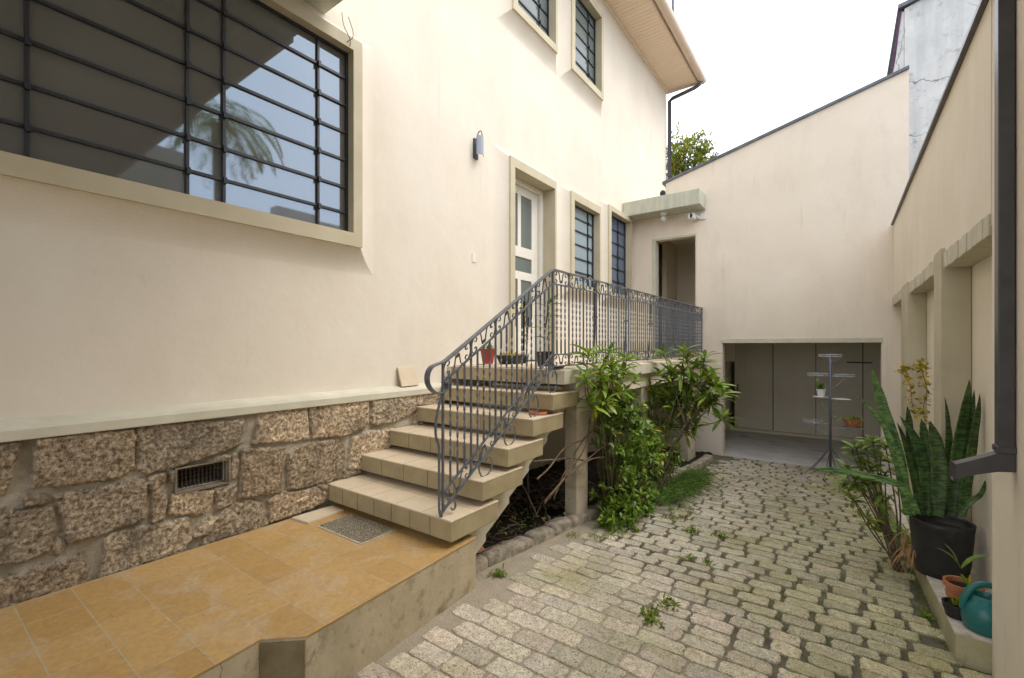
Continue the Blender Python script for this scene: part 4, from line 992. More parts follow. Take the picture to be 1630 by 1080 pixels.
# moss tufts and weeds in the joints
lv = Leaves()
for (x, y, z) in [(-1.792,3.688,-0.073),(-1.724,3.679,-0.073),(-1.705,3.798,-0.08),(-1.65,3.917,-0.086),(-1.63,3.97,-0.089),(-1.397,4.657,-0.128),(-1.383,4.759,-0.134),(-1.326,4.791,-0.136),(-1.439,5.201,-0.159),(-1.327,5.045,-0.15),(-1.321,5.151,-0.157),(-1.471,4.681,-0.13),(-1.945,3.624,-0.07)]:
    for _ in range(150):
        p = V((x+random.gauss(0,.035), y+random.gauss(0,.05), gz(y)+.008)); lv.leaf(p, rv(1)+V((0,0,.8)), .022, .012, .3, seg=1)
for _ in range(150):
    x0 = random.uniform(-1.75, .42); y0 = random.uniform(2.6, 8.5); k0 = round((y0+1.6)/.1455)
    if fbm((x0*1.2, y0*1.2, 3)) < -.05: continue
    for _ in range(26): lv.leaf((x0+random.gauss(0,.035), y0+random.gauss(0,.012), gz(y0)+.004), rv(1)+V((0,0,.9)), .018, .010, .3, seg=1, tone=random.uniform(.5, .9))
for y0 in np.arange(3.5, 8.4, .09):
    for _ in range(26): lv.leaf((.485-(y0-3.34)*.022-random.uniform(.0,.05), y0+random.gauss(0,.04), gz(y0)+.006), rv(1)+V((0,0,.9)), .022, .011, .3, seg=1, tone=random.uniform(.5, .9))
tag(lv.finish('joint_moss', M['moss'], None), kind='stuff')
def weed(P, s_, lab):
    x, y, z = P; t = empty('weed', (x, y, gz(y)), lab, 'weed', 'weeds growing in the paving joints'); lv = Leaves()
    for _ in range(int(26*s_)):
        a = random.random()*6.3; lv.leaf(V((x, y, gz(y)+.008))+V((random.gauss(0,.02)*s_, random.gauss(0,.02)*s_, 0)), (math.cos(a), math.sin(a), random.uniform(.2, 1.4)), .055*random.uniform(.5, 1.2), .014, .6, seg=3)
    lv.finish('foliage', M['moss'], t)
wl = [(-1.994,2.578,-0.01),(-2.041,2.16,0),(-0.888,2.939,-0.031),(-0.951,2.746,-0.02),(-0.894,2.669,-0.015),(-1.133,4.442,-0.116),(-0.895,4.504,-0.12),(-0.99,3.766,-0.078),(-0.843,3.785,-0.079),(-1.307,4.831,-0.138),(-1.103,8.435,-0.33),(-1.55,4.099,-0.097),(0.429,3.851,-0.083)]
labs = ['leafy weed at the tip of the kerb beside the patio corner','small weed at the foot of the patio side wall','larger of the weeds in the middle foreground paving','spiky weed left of the larger foreground weed','sprig just below the spiky foreground weed','round weed in the paving a step right of the bush','weed tuft right of the round weed beside the bush','small weed in a joint mid paving, left of its twin','small weed in a joint mid paving, right of its twin','pale weed nearest the fern','weed beside the garage floor edge','weed at the kerb below the dense bush','weed in the joint beside the planter ledge']
for P, l_, s_ in zip(wl, labs, (1.5,.9,1.6,1.2,1.1,1.7,1.6,.7,.8,1,1.2,1.3,.8)): weed(P, s_, l_)
# dead leaf crumbs on patio and paving
lv = Leaves()
for _ in range(70): lv.leaf((random.uniform(-3.2,-2.05), random.uniform(.3,2.1), PZ+.003), (random.uniform(-1,1), random.uniform(-1,1), .1), random.uniform(.008,.03), .006, .2, seg=1)
for _ in range(170):
    y0 = random.uniform(1.3, 8.3); lv.leaf((random.uniform(-1.7,.45), y0, gz(y0)+.018), (random.uniform(-1,1), random.uniform(-1,1), .1), random.uniform(.012,.035), .009, .2, seg=1)
tag(lv.finish('leaf_litter', M['twig'], None), kind='stuff')
# twigs and litter in the bed
b = MB()
for k in range(170):
    x = random.uniform(-3.1, -2.2); y = random.uniform(2.5, 4.9) if k % 4 else random.uniform(4.9, 8); p = V((x, y, gz(y)+random.uniform(.03, .16)))
    d = rv(1); d.z *= .5; d.normalize(); L = random.uniform(.1, .5)
    b.tube([p, p+d*L*.5+rv(.03), p+d*L+rv(.05)], [.008*random.uniform(.5,1.3), .005, .003], 4)
tag(part(b, 'twig_litter', M['twig'], None), kind='stuff')
lv = Leaves()
for k in range(500):
    x = random.uniform(-3.1, -2.12); y = random.uniform(2.45, 4.2); c = fbm((x*3, y*3, 8))
    if c < -.02: continue
    lv.leaf((x, y, gz(y)+random.uniform(.03,.12)), rv(1)+V((0,0,.6)), .035, .014, .4, seg=2)
tag(lv.finish('bed_seedlings', M['leaf2'], None), kind='stuff')
b = MB(); P = [(-2.45,3.62,0.738),(-2.45,3.641,0.311),(-2.45,3.674,-0.092)]; b.tube([P[0], P[1], (P[2][0], P[2][1], gz(P[2][1]))], .014, 8)
tag(part(b, 'drain_pipe', M['iron_dark'], None, smooth=True), 'thin dark pipe standing in the soil under the stairs', 'pipe')
b = MB(); b.box(-.12, .12, -.045, .045, 0, .05); o = b.build('loose_brick', M['terra'], None, bevel=.004); o.location = (-2.30, 2.62, .03); o.rotation_euler = (R(8), R(4), R(62)); tag(o, 'loose terracotta brick lying in the bed behind the kerb', 'brick')
# leaf sprig behind the corner of the railing
t = empty('landing_plant', (-2.45, 3.95, 1.43), 'upright green plant in a pot behind the railing corner', 'potted plant')
b = MB(); P = [(-2.45,3.95,1.55),(-2.44,3.93,1.75),(-2.40,3.92,1.95),(-2.38,3.9,2.08)]; b.tube(smoothline(P), .008, 6); part(b, 'stem', M['stem'], t)
lv = Leaves()
for z in (1.7,1.8,1.92,2.03,2.08):
    for s_ in (-1, 1, .3): lv.leaf((-2.4, 3.92, z), (s_*.8, .5*s_+random.uniform(-.3,.3), .4), .17, .04, .8)
lv.finish('foliage', M['leaf'], t)
part(MB().lathe([(0,0),(.07,0),(.09,.13),(.098,.13),(.098,.15),(.085,.15),(.08,.12),(0,.12)], (-2.45,3.95,1.43), 24), 'pot', M['black_plastic'], t, smooth=False)

# ================= SMALL THINGS ON THE HOUSE SIDE =================
# wall lamp
t = empty('wall_lamp', (WX, 4.02, 3.93), 'iron wall lamp with curved glass shade beside the entrance door', 'lamp')
part(MB().box(WX, WX+.02, 3.985, 4.055, 3.80, 4.03), 'back_plate', M['iron_dark'], t, bevel=.004)
b = MB(); b.tube(smoothline([(WX+.02,4.02,4.02),(WX+.05,4.02,4.09),(WX+.09,4.02,4.10),(WX+.11,4.02,4.04)], 4), .006, 6); part(b, 'hook', M['iron_dark'], t)
b = MB(); n = 8
for i in range(n):
    a0, a1 = R(-75+150*i/n), R(-75+150*(i+1)/n)
    f = lambda a: (WX+.06+.05*math.cos(a), 4.02+.06*math.sin(a))
    p, q = f(a0), f(a1); b.quad((*p, 3.82), (*q, 3.82), (*q, 4.04), (*p, 4.04))
M['shade'] = glass('lamp_shade_glass', (.27,.30,.34), .1, 1.5); part(b, 'lamp_shade', M['shade'], t, smooth=True)
t = empty('bell_plate', (WX, 4.0, 2.65), 'small cream blank plate on the wall left of the entrance door', 'plate')
part(MB().box(WX, WX+.008, 3.965, 4.03, 2.60, 2.70), 'plate', M['wood_white'], t, bevel=.003)
# tiles
b = MB(); b.box(-.008, .008, -.11, .11, 0, .19); o = b.build('spare_tile', M['tread'], None, bevel=.002); o.location = (-3.375, 2.985, 1.250); o.rotation_euler = (0, R(-18), R(3)); tag(o, 'pinkish spare tile leaning on the wall above the pale band', 'tile')
b = MB(); b.prism([(-3.31,1.78),(-3.12,1.80),(-3.14,2.105),(-3.30,2.105)], 'z', .3455, .362); tag(part(b, 'spare_tile', M['tread'], None, bevel=.002), 'loose grey tile lying flat beside the doormat at the foot of the stairs', 'tile')
# door mat
b = MB(); mx0, mx1, my0, my1 = -3.03, -2.52, 1.815, 2.105
t = empty('doormat', (-2.77, 1.96, PZ), 'worn mottled coir doormat with pale edge in front of the stairs', 'doormat')
b.box(mx0, mx1, my0, my1, PZ+.0005, PZ+.007); part(b, 'edge', M['white'] if False else mat('mat_rubber', (.45,.40,.30), (.56,.51,.40), 20), t, bevel=.002)
b = MB()
for i in range(46):
    for j in range(27):
        x = mx0+.012+(mx1-mx0-.024)*i/45; y = my0+.012+(my1-my0-.024)*j/26; r = .0045; h = PZ+.013+random.uniform(-.002, .006); dx, dy = random.uniform(-.004,.004), random.uniform(-.004,.004)
        n0 = len(b.v); b.v += [(x-r,y-r,PZ+.0065),(x+r,y-r,PZ+.0065),(x+r,y+r,PZ+.0065),(x-r,y+r,PZ+.0065),(x+dx,y+dy,h)]; b.f += [(n0,n0+1,n0+4),(n0+1,n0+2,n0+4),(n0+2,n0+3,n0+4),(n0+3,n0,n0+4)]
part(b, 'coir_pile', M['mat'], t)
# saucer
b = MB(); P = [(-2.121,3.317,1.05)][0]
b.lathe([(0,.004),(.045,.004),(.065,.012),(.07,.025),(.078,.027),(.07,.0),(0,0)], (P[0],P[1],1.0455), 28); tag(part(b, 'clay_saucer', M['terra'], None, smooth=True), 'round clay saucer on the fourth stair tread', 'saucer')
b = MB(); P = [(-1.891,3.224,1.435)][0]
b.lathe([(0,.003),(.05,.003),(.07,.018),(.078,.018),(.06,.0),(0,0)], (-2.12,3.62,LZ+.0005), 24); tag(part(b, 'black_saucer', M['black_plastic'], None, smooth=True), 'small black saucer at the foot of the railing corner post', 'saucer')
# red pot and black bowl on landing
P = [(-2.935,3.299,1.43),(-2.932,3.844,1.43),(-2.718,3.005,1.43)]
t = empty('red_pot', (-3.12, 3.86, LZ), 'dark red clay pot on a white dish at the top of the stairs', 'potted plant')
part(MB().lathe([(0,0),(.055,0),(.08,.14),(.088,.14),(.088,.165),(.076,.165),(.07,.14),(0,.14)], (-3.12,3.86,LZ+.012), 26), 'pot', M['redpot'], t, smooth=False)
part(MB().lathe([(0,0),(.09,0),(.105,.012),(.10,.012),(.085,.005),(0,.005)], (-3.12,3.86,LZ), 26), 'dish', M['white'], t)
lv = Leaves()
for _ in range(40): lv.leaf((-3.12,3.86,LZ+.16), rv(1)+V((.5,.5,.9)), .10, .02, 1.2)
lv.finish('foliage', M['leaf2'], t)
t = empty('black_bowl', (-3.10, 4.25, LZ), 'black bowl planter of small succulents by the entrance door', 'potted plant')
part(MB().lathe([(0,0),(.12,0),(.17,.09),(.18,.10),(.165,.10),(.15,.07),(0,.07)], (-3.10,4.25,LZ), 28, sx=.85, sy=1.2), 'bowl', M['black_plastic'], t)
lv = Leaves()
for _ in range(90):
    p = V((-3.10+random.uniform(-.1,.1), 4.25+random.uniform(-.15,.15), LZ+.07)); lv.leaf(p, rv(1)+V((0,0,1)), .07, .022, .4)
lv.finish('foliage', M['yleaf'], t)
t = empty('cane_plant', (-3.1, 4.52, LZ), 'slim pot with a tall pale green cane plant beside the entrance door', 'potted plant')
part(MB().lathe([(0,0),(.05,0),(.065,.10),(.057,.10),(.05,.08),(0,.08)], (-3.1,4.52,LZ), 22), 'pot', M['black_plastic'], t)
b = MB(); b.tube([(-3.1,4.52,LZ+.08),(-3.1,4.53,LZ+.75)], .012, 8); b.tube([(-3.08,4.55,LZ+.08),(-3.06,4.56,LZ+.55)], .009, 8); part(b, 'cane', M['yleaf'], t)
lv = Leaves()
for k in range(26): lv.leaf((-3.09,4.53,LZ+random.uniform(.15,.75)), rv(1)+V((0,0,.5)), .10, .02, .8)
lv.finish('foliage', M['yleaf'], t)
# canopy lamp, camera, floodlight
t = empty('ceiling_lamp', (-2.72, 8.62, 4.14), 'small clear globe lamp under the concrete canopy', 'lamp')
part(MB().lathe([(0,0),(.065,0),(.06,-.03),(.03,-.04),(0,-.04)], (-2.72,8.62,4.14), 20), 'base', M['white'], t)
part(MB().lathe([(.028,-.04),(.05,-.07),(.055,-.11),(.04,-.15),(0,-.165)], (-2.72,8.62,4.14), 20), 'globe', glass('lamp_globe_glass', (.62,.62,.58), .1, 1.5), t, smooth=True)
t = empty('security_camera', (-2.13, YB, 4.02), 'white security camera on a wall box below the canopy end', 'camera')
part(MB().box(-2.12, -2.02, YB-.03, YB, 3.97, 4.07), 'wall_box', M['white'], t, bevel=.004)
b = MB(); b.box(-2.27, -2.16, 8.58, 8.76, 3.95, 4.05); bo = part(b, 'body', M['white'], t, bevel=.015)
part(MB().box(-2.16, -2.12, 8.68, YB-.01, 3.985, 4.02), 'bracket', M['white'], t)
b = MB(); b.tube([(-2.215,8.579,4.0),(-2.22,8.572,4.0)], .038, 16); part(b, 'lens', M['black_plastic'], bo)
t = empty('floodlight', (-2.80, YB-.05, 4.62), 'small black lantern on the wall corner above the canopy', 'lamp')
part(MB().lathe([(0,0),(.03,.0),(.05,.05),(.055,.10),(.03,.14),(.0,.145)], (-2.80,YB-.02,4.50), 14), 'body', M['black_plastic'], t)
# wires on the big window's corner
b = MB(); b.tube(smoothline([(-3.31,2.20,4.36),(-3.30,2.21,4.26),(-3.29,2.24,4.20),(-3.30,2.27,4.17),(-3.33,2.29,4.12)], 5), .003, 5); b.tube(smoothline([(-3.31,2.26,4.36),(-3.29,2.29,4.25),(-3.29,2.285,4.19),(-3.31,2.26,4.16),(-3.36,2.25,4.12)], 5), .003, 5)
tag(part(b, 'loose_wire', M['twig'], None), 'two thin loose wires hanging over the top corner of the big window', 'wire')
# ================= PLANT STAND =================
M['stand'] = mat('pale_stand_metal', (.30,.32,.36), (.45,.47,.50), 20, .4, metal=.2)
SXx, SY = -.14, 8.35; SZ = gz(SY)
t = empty('plant_stand', (SXx, SY, SZ), 'tall grey wire plant stand with round trays before the garage opening', 'plant stand')
PZs = lambda px, py: None
b = MB(); b.tube([(SXx,SY,SZ+.15),(SXx,SY,1.52)], .019, 10); part(b, 'pole', M['iron'], t, smooth=True)
for k in range(6):
    a = k*math.pi/3+.3; c, s_ = math.cos(a), math.sin(a)
    b = MB(); b.tube(smoothline([(SXx+.02*c,SY+.02*s_,SZ+.42),(SXx+.18*c,SY+.18*s_,SZ+.2),(SXx+.33*c,SY+.33*s_,SZ+.035),(SXx+.36*c,SY+.36*s_,SZ+.02),(SXx+.38*c,SY+.38*s_,SZ+.045)], 3), .0065, 5); part(b, 'leg', M['iron'], t)
def tray(dx, dy, z, r, solid=False, top=False):
    b = MB(); c = (SXx+dx, SY+dy); n = 24
    for rr, zz in ((r, z), (r*.97, z-.03 if not solid else z-.006)):
        pts = [(c[0]+rr*math.cos(2*math.pi*k/n), c[1]+rr*math.sin(2*math.pi*k/n), zz) for k in range(n+1)]; b.tube(pts, .0045, 5)
    if not solid:
        for k in range(n): 
            a = 2*math.pi*k/n; a2 = 2*math.pi*(k+.5)/n
            b.tube([(c[0]+r*math.cos(a),c[1]+r*math.sin(a),z),(c[0]+r*.97*math.cos(a2),c[1]+r*.97*math.sin(a2),z-.03)], .003, 4)
        for k in range(-3, 4):
            h = math.sqrt(max(0, r*r-(k*r/3.7)**2)); b.tube([(c[0]+k*r/3.7,c[1]-h,z-.03),(c[0]+k*r/3.7,c[1]+h,z-.03)], .003, 4)
    tr_ = part(b, 'tray', M['stand'], t)
    if not top:
        b = MB(); d = V((dx, dy, 0)).normalized(); e = V((SXx,SY,z-.22)); f_ = V((SXx+dx,SY+dy,z-.035))
        b.tube(smoothline([e, e+d*.08+V((0,0,.05)), f_-d*.02+V((0,0,-.05)), f_+V((0,0,-.03)), f_+d*.02+V((0,0,-.05))], 3), .005, 5); b.tube([(SXx,SY,z-.035), f_+V((0,0,-.0))], .005, 5); part(b, 'bracket', M['stand'], tr_)
    return tr_
tray(0, 0, 1.51, .145, top=True)
b = MB()
for s_ in (-1, 1): b.tube(smoothline([(SXx,SY,1.36),(SXx+s_*.06,SY,1.40),(SXx+s_*.11,SY,1.44),(SXx+s_*.13,SY,1.47),(SXx+s_*.10,SY,1.465)], 3), .005, 5)
part(b, 'bracket', M['iron'], t)
tray(-.155, .0, 1.22, .135); tray(.165, .02, 1.215, .135)
T3 = tray(-.12, -.02, .87, .10, True); part(MB().lathe([(0,0),(.10,0),(.10,.008),(0,.008)], (SXx-.12,SY-.02,.866), 26), 'shelf', M['white'], T3)
T4_ = tray(.13, -.02, .85, .12, True); part(MB().lathe([(0,0),(.12,0),(.12,.008),(0,.008)], (SXx+.13,SY-.02,.846), 26), 'shelf', M['white'], T4_)
tray(-.22, 0, .50, .13); T5_ = tray(.27, -.02, .45, .12, True)
part(MB().lathe([(0,0),(.118,0),(.118,.005),(0,.005)], (SXx+.27,SY-.02,.447), 26), 'shelf', M['iron'], T5_)
t = empty('white_pot', (SXx-.115, SY-.02, .875), 'small white pot with a dark leafy plant on the plant stand', 'potted plant')
part(MB().lathe([(0,0),(.042,0),(.058,.09),(.064,.09),(.064,.11),(.054,.11),(.05,.09),(0,.09)], (SXx-.115,SY-.02,.875), 22), 'pot', M['white'], t)
lv = Leaves()
for k in range(34): lv.leaf((SXx-.12,SY-.02,.98+random.uniform(0,.05)), rv(1)+V((-.2,0,.6)), .07, .035, 1.0)
for k in range(8): lv.leaf((SXx-.17+random.uniform(-.05,.03),SY-.04,1.11+random.uniform(-.02,.03)), rv(1), .035, .02, .6, tone=1.8)
lv.finish('foliage', M['leaf2'], t)
t = empty('clay_bowl', (SXx+.27, SY-.02, .455), 'terracotta bowl with a trailing plant on the lowest tray of the stand', 'potted plant')
part(MB().lathe([(0,0),(.07,0),(.105,.07),(.125,.10),(.128,.115),(.115,.115),(.10,.09),(0,.09)], (SXx+.27,SY-.02,.455), 26), 'bowl', M['terra'], t)
lv = Leaves()
for k in range(60): lv.leaf((SXx+.27+random.uniform(-.09,.09),SY-.02+random.uniform(-.09,.09),.55), rv(1)+V((0,0,.5)), .07, .025, 1.0)
for k in range(8): lv.leaf((SXx+.08+random.uniform(-.04,.06),SY-.1,.57), rv(1), .04, .025, .6, tone=1.7)
lv.finish('foliage', M['leaf2'], t)
# ================= RIGHT SIDE POTS =================
PX_, PY_, PZ_ = .555, 4.28, gz(4.28)+.17
t = empty('snake_plant', (PX_, PY_, PZ_), 'large black pot of tall mottled snake plants on the planter ledge', 'potted plant')
part(MB().lathe([(0,0),(.135,0),(.15,.10),(.166,.33),(.168,.34),(.172,.372),(.165,.376),(.157,.36),(.15,.31),(0,.31)], (PX_,PY_,PZ_), 40), 'pot', M['black_plastic'], t, smooth=True)
part(MB().lathe([(0,.312),(.148,.312)], (PX_,PY_,PZ_), 24), 'soil', M['soil'], t)
def sn_mat():
    m = bpy.data.materials.new('snake_leaf'); m.use_nodes = True; T = m.node_tree; N = T.nodes; L = T.links; b_ = N['Principled BSDF']
    at = N.new('ShaderNodeUVMap'); g = N.new('ShaderNodeNewGeometry'); mp = N.new('ShaderNodeMapping'); mp.inputs['Scale'].default_value = (14, 14, 60)
    L.new(g.outputs['Position'], mp.inputs['Vector']); n = N.new('ShaderNodeTexNoise'); n.inputs['Scale'].default_value = 1; n.inputs['Detail'].default_value = 5; n.inputs['Distortion'].default_value = 1.2; L.new(mp.outputs[0], n.inputs['Vector'])
    r = N.new('ShaderNodeValToRGB'); r.color_ramp.elements[0].position = .44; r.color_ramp.elements[1].position = .56; r.color_ramp.elements[0].color = (.016,.045,.012,1); r.color_ramp.elements[1].color = (.06,.13,.03,1)
    L.new(n.outputs['Fac'], r.inputs['Fac'])
    a2 = N.new('ShaderNodeAttribute'); a2.attribute_name = 'tone'; mx = N.new('ShaderNodeMix'); mx.data_type = 'RGBA'; mx.blend_type = 'MULTIPLY'; mx.inputs['Factor'].default_value = 1
    L.new(r.outputs['Color'], mx.inputs['A']); L.new(a2.outputs['Color'], mx.inputs['B']); L.new(mx.outputs['Result'], b_.inputs['Base Color']); b_.inputs['Roughness'].default_value = .4
    return m
M['snake'] = sn_mat()
def sword(P, W, g=1.0):
    P = smoothline([V(p) for p in P], 4); n = len(P); b = MB(); tn = []
    view = V((.0, -1, 0)); ph = random.uniform(-.6, .6)
    for i, p in enumerate(P):
        u = i/(n-1); wd = W*.53*(.55+.45*math.sin(math.pi*min(1, u*1.15))) if u < .7 else W*.53*.9*max(.02, 1-((u-.7)/.3)**1.6)
        tt_ = (P[min(i+1, n-1)]-P[max(i-1, 0)]).normalized(); sd_ = tt_.cross(V((math.sin(ph+u), -math.cos(ph+u), 0))).normalized(); nn = sd_.cross(tt_)
        for k, f_ in ((-1, .35), (-.5, .08), (0, 0), (.5, .08), (1, .35)):
            b.v.append(tuple(p+sd_*wd*k+nn*wd*f_)); e = 2.6 if abs(k) == 1 else 1; tn.append((g*e*1.35, g*e, g*e*.8))
        for k, f_ in ((1, .42), (.5, .2), (0, .12), (-.5, .2), (-1, .42)):
            b.v.append(tuple(p+sd_*wd*k*.98+nn*wd*f_)); tn.append((g*1.1, g, g))
    for i in range(n-1):
        for k in range(10): q = i*10; kk = (k+1) % 10; b.f.append((q+k, q+kk, q+10+kk, q+10+k))
    part(b, 'blade', M['snake'], t, smooth=True, col_attr=tn)
SW = [([(0.381,4.25,0.438),(0.343,4.25,0.77),(0.28,4.25,1.028),(0.227,4.25,1.242),(0.177,4.25,1.469)], .075, 1.9),
 ([(0.407,4.2,0.459),(0.339,4.2,0.813),(0.225,4.2,1.096),(0.071,4.2,1.291)], .03, 2.2),
 ([(0.426,4.15,0.486),(0.335,4.15,0.661),(0.144,4.15,0.701),(-0.048,4.15,0.716),(-0.185,4.15,0.688)], .045, 2.4),
 ([(0.458,4.4,0.41),(0.407,4.4,0.917),(0.388,4.4,1.196)], .05, 1),
 ([(0.455,4.25,0.454),(0.381,4.25,0.841),(0.318,4.25,1.09)], .055, 1),
 ([(0.482,4.28,0.451),(0.47,4.28,0.718),(0.427,4.28,0.941),(0.336,4.28,1.13)], .07, 1.2),
 ([(0.503,4.3,0.45),(0.478,4.3,0.878),(0.454,4.3,1.121)], .06, 1),
 ([(0.532,4.2,0.478),(0.532,4.2,0.841),(0.485,4.2,1.121)], .085, 1.0),
 ([(0.593,4.35,0.454),(0.599,4.35,0.885),(0.593,4.35,1.079),(0.581,4.35,1.281)], .05, 1.1),
 ([(0.612,4.28,0.472),(0.629,4.28,0.824),(0.66,4.28,1.143),(0.694,4.28,1.412)], .08, 1.1),
 ([(0.658,4.32,0.47),(0.675,4.32,0.743),(0.698,4.32,1.062),(0.724,4.32,1.34)], .05, 1.3),
 ([(0.655,4.25,0.49),(0.667,4.25,0.68),(0.709,4.25,1.074),(0.738,4.25,1.32)], .06, 1.3),
 ([(0.631,4.18,0.506),(0.681,4.18,0.608),(0.732,4.18,0.679),(0.751,4.18,0.77)], .03, 1.2)]
for P, W, g_ in SW: sword(P, W, g_)
# strap-leaved plant beside the pot
t = empty('spider_plant', (.47, 4.75, gz(4.75)+.17), 'arching strap-leaved plant with pale stripes behind the black pot', 'plant'); lv = Leaves()
for k in range(60):
    a = random.uniform(0, 6.28); lv.leaf((.46+random.uniform(-.03,.03),4.78+random.uniform(-.05,.05),gz(4.8)+.2), (math.cos(a), math.sin(a), random.uniform(.6, 1.9)), random.uniform(.25,.5), .012, 1.6, seg=7, tone=random.uniform(1, 2.0))
lv.finish('foliage', M['leaf2'], t)
# leafy dark-stemmed weed in front of the ledge
def cane(name, root, tips, lab, L, W, n, par=None):
    t = empty(name, root, lab, 'plant'); st_ = MB(); lv = Leaves(); rt = V(root)
    for p in tips:
        p = V(p); mid = rt.lerp(p, .5)+rv(.04); st_.tube(smoothline([rt+rv(.03), mid, p], 4), [.007,.007,.006,.006,.006,.005,.005,.004,.004], 5)
        lv.whorl(p, (0, 0, 1), n, L, W, droop=.8)
        for _ in range(n//2): lv.leaf(mid.lerp(p, random.uniform(0, 1)), rv(1)+V((0,0,.2)), L*random.uniform(.6, 1), W, .9)
    part(st_, 'stem', M['twig'], t); lv.finish('foliage', M['leaf'], t)
cane('leafy_cane', (.36,4.62,gz(4.6)), [(0.086,4.65,0.833),(0.198,4.65,0.885),(0.277,4.65,0.857),(0.071,4.65,0.755),(0.146,4.65,0.691),(0.249,4.65,0.761),(0.009,4.65,0.497),(0.071,4.65,0.394),(0.161,4.65,0.543),(0.277,4.65,0.637),(0.334,4.65,0.755),(0.22,4.65,0.218),(0.094,4.65,0.569),(0.161,4.65,0.805),(0.04,4.65,0.636),(0.191,4.65,0.66)], 'leafy dark-stemmed plant growing at the foot of the ledge left of the black pot', .15, .038, 9)
b = MB(); lv = Leaves()
for k in range(45):
    x, y = .42+random.uniform(-.04,.05), 4.35+random.uniform(-.1,.2); z = gz(y)+random.uniform(.1,.32)
    lv.leaf((x,y,z+.1), (random.uniform(-1,.4), random.uniform(-1,.3), -.2), random.uniform(.12,.28), .012, 2.2, seg=5)
tag(lv.finish('dry_leaves', M['dry'], None), 'clump of dry brown hanging leaves between ledge and black pot', 'dry leaves')
# yellowing climber on the pier
t = empty('climbing_vine', (.6, 5.55, .2), 'thin yellowing climbing vine trailing down the recess behind the second pier', 'vine'); b = MB(); lv = Leaves()
for P in ([(0.59,5.3,0.905),(0.575,5.3,1.105),(0.597,5.3,1.248),(0.567,5.3,1.408),(0.559,5.3,1.479)], [(0.559,5.3,1.043),(0.506,5.3,1.1),(0.483,5.3,1.303),(0.428,5.3,1.424),(0.506,5.3,1.457),(0.582,5.3,1.469)]):
    sp_ = smoothline([V(p) for p in P], 5); b.tube(sp_, .003, 4)
    for p in sp_:
        for _ in range(4): lv.leaf(p+rv(.03), rv(1), .045, .032, .6, seg=2)
b.tube(smoothline([V(p) for p in [(0.59,5.3,0.905),(0.567,5.3,0.498),(0.552,5.3,0.211)]], 4), .003, 4)
part(b, 'stem', M['twig'], t); lv.finish('foliage', M['yleaf'], t)
# terracotta pot
def pot(name, c, prof, m, lab, soil_r, soil_z): 
    t = empty(name, c, lab, 'potted plant'); p_ = part(MB().lathe(prof, c, 32), 'pot', m, t, smooth=False); part(MB().lathe([(0,soil_z),(soil_r,soil_z)], c, 20), 'soil', M['soil'], t); return t
lz = lambda y: gz(y)+.17
c = (.578, 3.72, lz(3.72)); t = pot('clay_pot', c, [(0,0),(.062,0),(.070,.055),(.076,.055),(.078,.075),(.072,.078),(.082,.12),(.088,.12),(.09,.148),(.078,.148),(.074,.12),(0,.12)], M['terra'], 'terracotta pot of arching grey-green leaves on the ledge behind the watering can', .074, .122)
lv = Leaves()
for P in ([(0.566,3.7,0.332),(0.499,3.7,0.388),(0.457,3.7,0.426)], [(0.569,3.72,0.325),(0.647,3.72,0.41),(0.711,3.72,0.463)], [(0.557,3.68,0.338),(0.515,3.68,0.426),(0.474,3.68,0.407)]):
    P = [V(p) for p in P]; d = P[1]-P[0]; lv.leaf(P[0], d+V((0,0,.06)), (P[2]-P[1]).length+d.length, .035, 1.2, seg=5)
for k in range(14): lv.leaf((.60,3.70,c[2]+.13), rv(1)+V((.3,0,.8)), .08, .02, 1.0, tone=1.5)
lv.finish('foliage', M['leaf2'], t)
c = (.530, 3.56, lz(3.56)); t = pot('small_dark_pot', c, [(0,0),(.052,0),(.060,.04),(.064,.042),(.068,.075),(.059,.075),(.055,.06),(0,.06)], M['black_plastic'], 'small dark pot of sprouting succulents in front of the terracotta pot', .056, .062)
lv = Leaves()
for k in range(30): lv.leaf((c[0]+random.uniform(-.02,.04),c[1],c[2]+.06), rv(1)+V((0,0,1.2)), .05, .014, .4, tone=1.3)
lv.leaf((c[0]-.03,c[1],c[2]+.06), (-.3,0,1), .15, .01, .1, tone=.6); lv.finish('foliage', M['moss'], t)
# watering can
wc = V((.622, 3.455, lz(3.45))); t = empty('watering_can', wc, 'teal plastic watering can at the near end of the planter ledge', 'watering can')
body = MB().lathe([(0,0),(.070,0),(.088,.012),(.096,.05),(.094,.10),(.080,.145),(.066,.158),(.060,.185),(.052,.192),(.048,.186),(.050,.15),(0,.14)], wc, 36)
part(body, 'body', M['teal'], t, smooth=True)
b = MB(); hp = [(-.088,-.01,.10),(-.083,-.015,.16),(-.050,-.01,.225),(0,0,.250),(.045,.005,.235),(.06,.01,.19)]
b.tube(smoothline([wc+V(p) for p in hp], 5), .0165, 12); part(b, 'handle', M['teal'], t, smooth=True)
b = MB(); b.tube([wc+V((.08,.02,.05)), wc+V((.15,.04,.16)), wc+V((.19,.05,.21))], [.02,.014,.012], 10); part(b, 'spout', M['teal'], t, smooth=True)
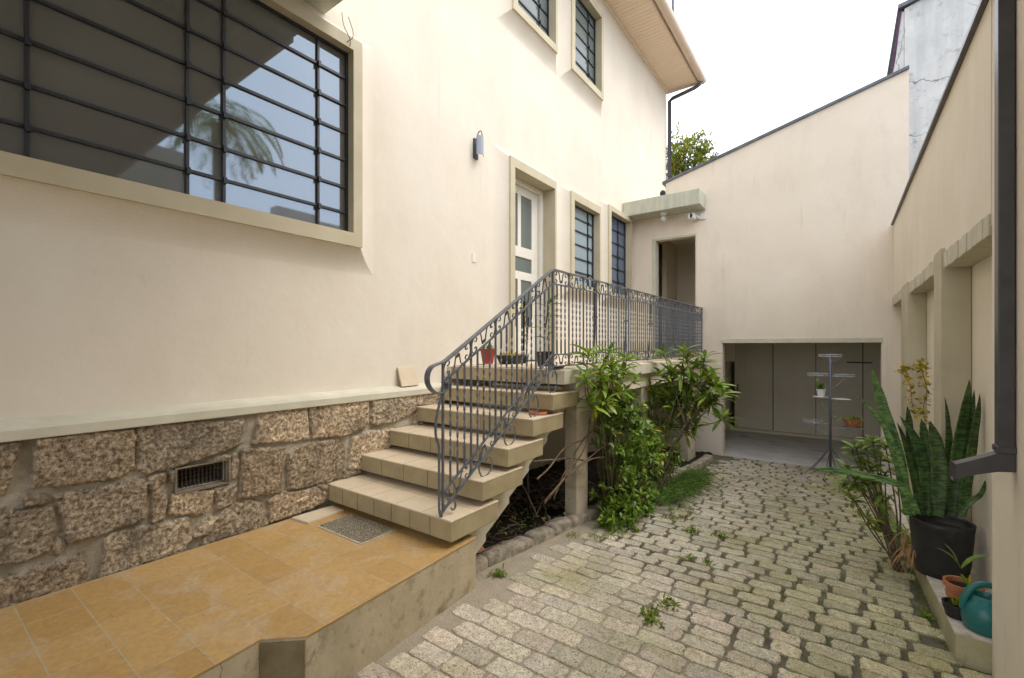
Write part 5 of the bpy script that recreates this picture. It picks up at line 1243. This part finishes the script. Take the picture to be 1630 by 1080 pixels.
# ================= BEYOND THE WALLS =================
def crown(name, c, r, n, lab, L, W, m, trunk_r=.1, cat='tree', group=None):
    c = V(c); t = empty(name, (c.x, c.y, -.4), lab, cat, group); lv = Leaves(); b = MB()
    b.tube(smoothline([(c.x,c.y,-.4),(c.x+.1,c.y,c.z*.5),(c.x,c.y,c.z)], 5), [trunk_r*(1-.06*k) for k in range(11)], 8)
    for k in range(n):
        d = rv(1)
        while d.length > 1: d = rv(1)
        f_ = .75+.35*mnoise.noise(d*2.2+V((5,1,2)))
        p = c+V((d.x*r[0], d.y*r[1], d.z*r[2]))*f_*1.25; g_ = random.uniform(.7, 1.4)
        if k % 9 == 0: b.tube([c+V((0,0,-r[2]*.6)), c.lerp(p, .5)+rv(.1), p], [.03,.015,.005], 4)
        for _ in range(12): lv.leaf(p+rv(.10), rv(1)+V((0,0,.3)), L*random.uniform(.7,1.2), W, .5, seg=2, tone=g_*random.uniform(.8,1.2))
    part(b, 'trunk', M['stem'], t); lv.finish('crown', m, t); return t
crown('leafy_tree', (-3.75,14,6.9), (.95,.9,1.15), 420, 'yellow-green leafy tree showing over the sloping garage wall', .13, .045, M['tleaf'])
tag(part(MB().tube([(-3.10,10.5,8.11),(-3.10,10.5,12.5)], .028, 8), 'roof_mast', M['flash'], None), 'thin grey mast rising behind the roof eave', 'mast')
# palm mirrored in the window glass
t = empty('palm_tree', (6.4, 5.2, -.4), 'palm tree with drooping fronds mirrored in the big window', 'palm')
b = MB(); b.tube(smoothline([(6.4,5.2,-.4),(6.45,5.2,3),(6.4,5.2,7.6)], 5), .12, 10); part(b, 'trunk', M['stem'], t, smooth=True)
lv = Leaves(); pc = V((6.4,5.2,7.6))
for k in range(26):
    a = k*2.4; q = V((math.cos(a), math.sin(a), random.uniform(.1, 1.0))).normalized(); p = pc.copy(); L = random.uniform(1.6, 2.3)
    for i in range(22):
        p = p+q*L/22; q = (q+V((0,0,-.13))).normalized(); sd_ = q.cross(V((0,0,1))).normalized()
        for s_ in (-1, 1): lv.leaf(p, sd_*s_+q*.7+V((0,0,-.2)), (.45*math.sin(math.pi*(.1+.85*i/22))), .045, .9, seg=2)
lv.finish('crown', M['leaf'], t)
tag(part(MB().box(3.4, 3.7, 5.2, 10.2, -.4, 4.7), 'garden_wall', M['neigh'], None), 'grey weathered wall beyond the boundary, seen only in the window reflection', 'wall')
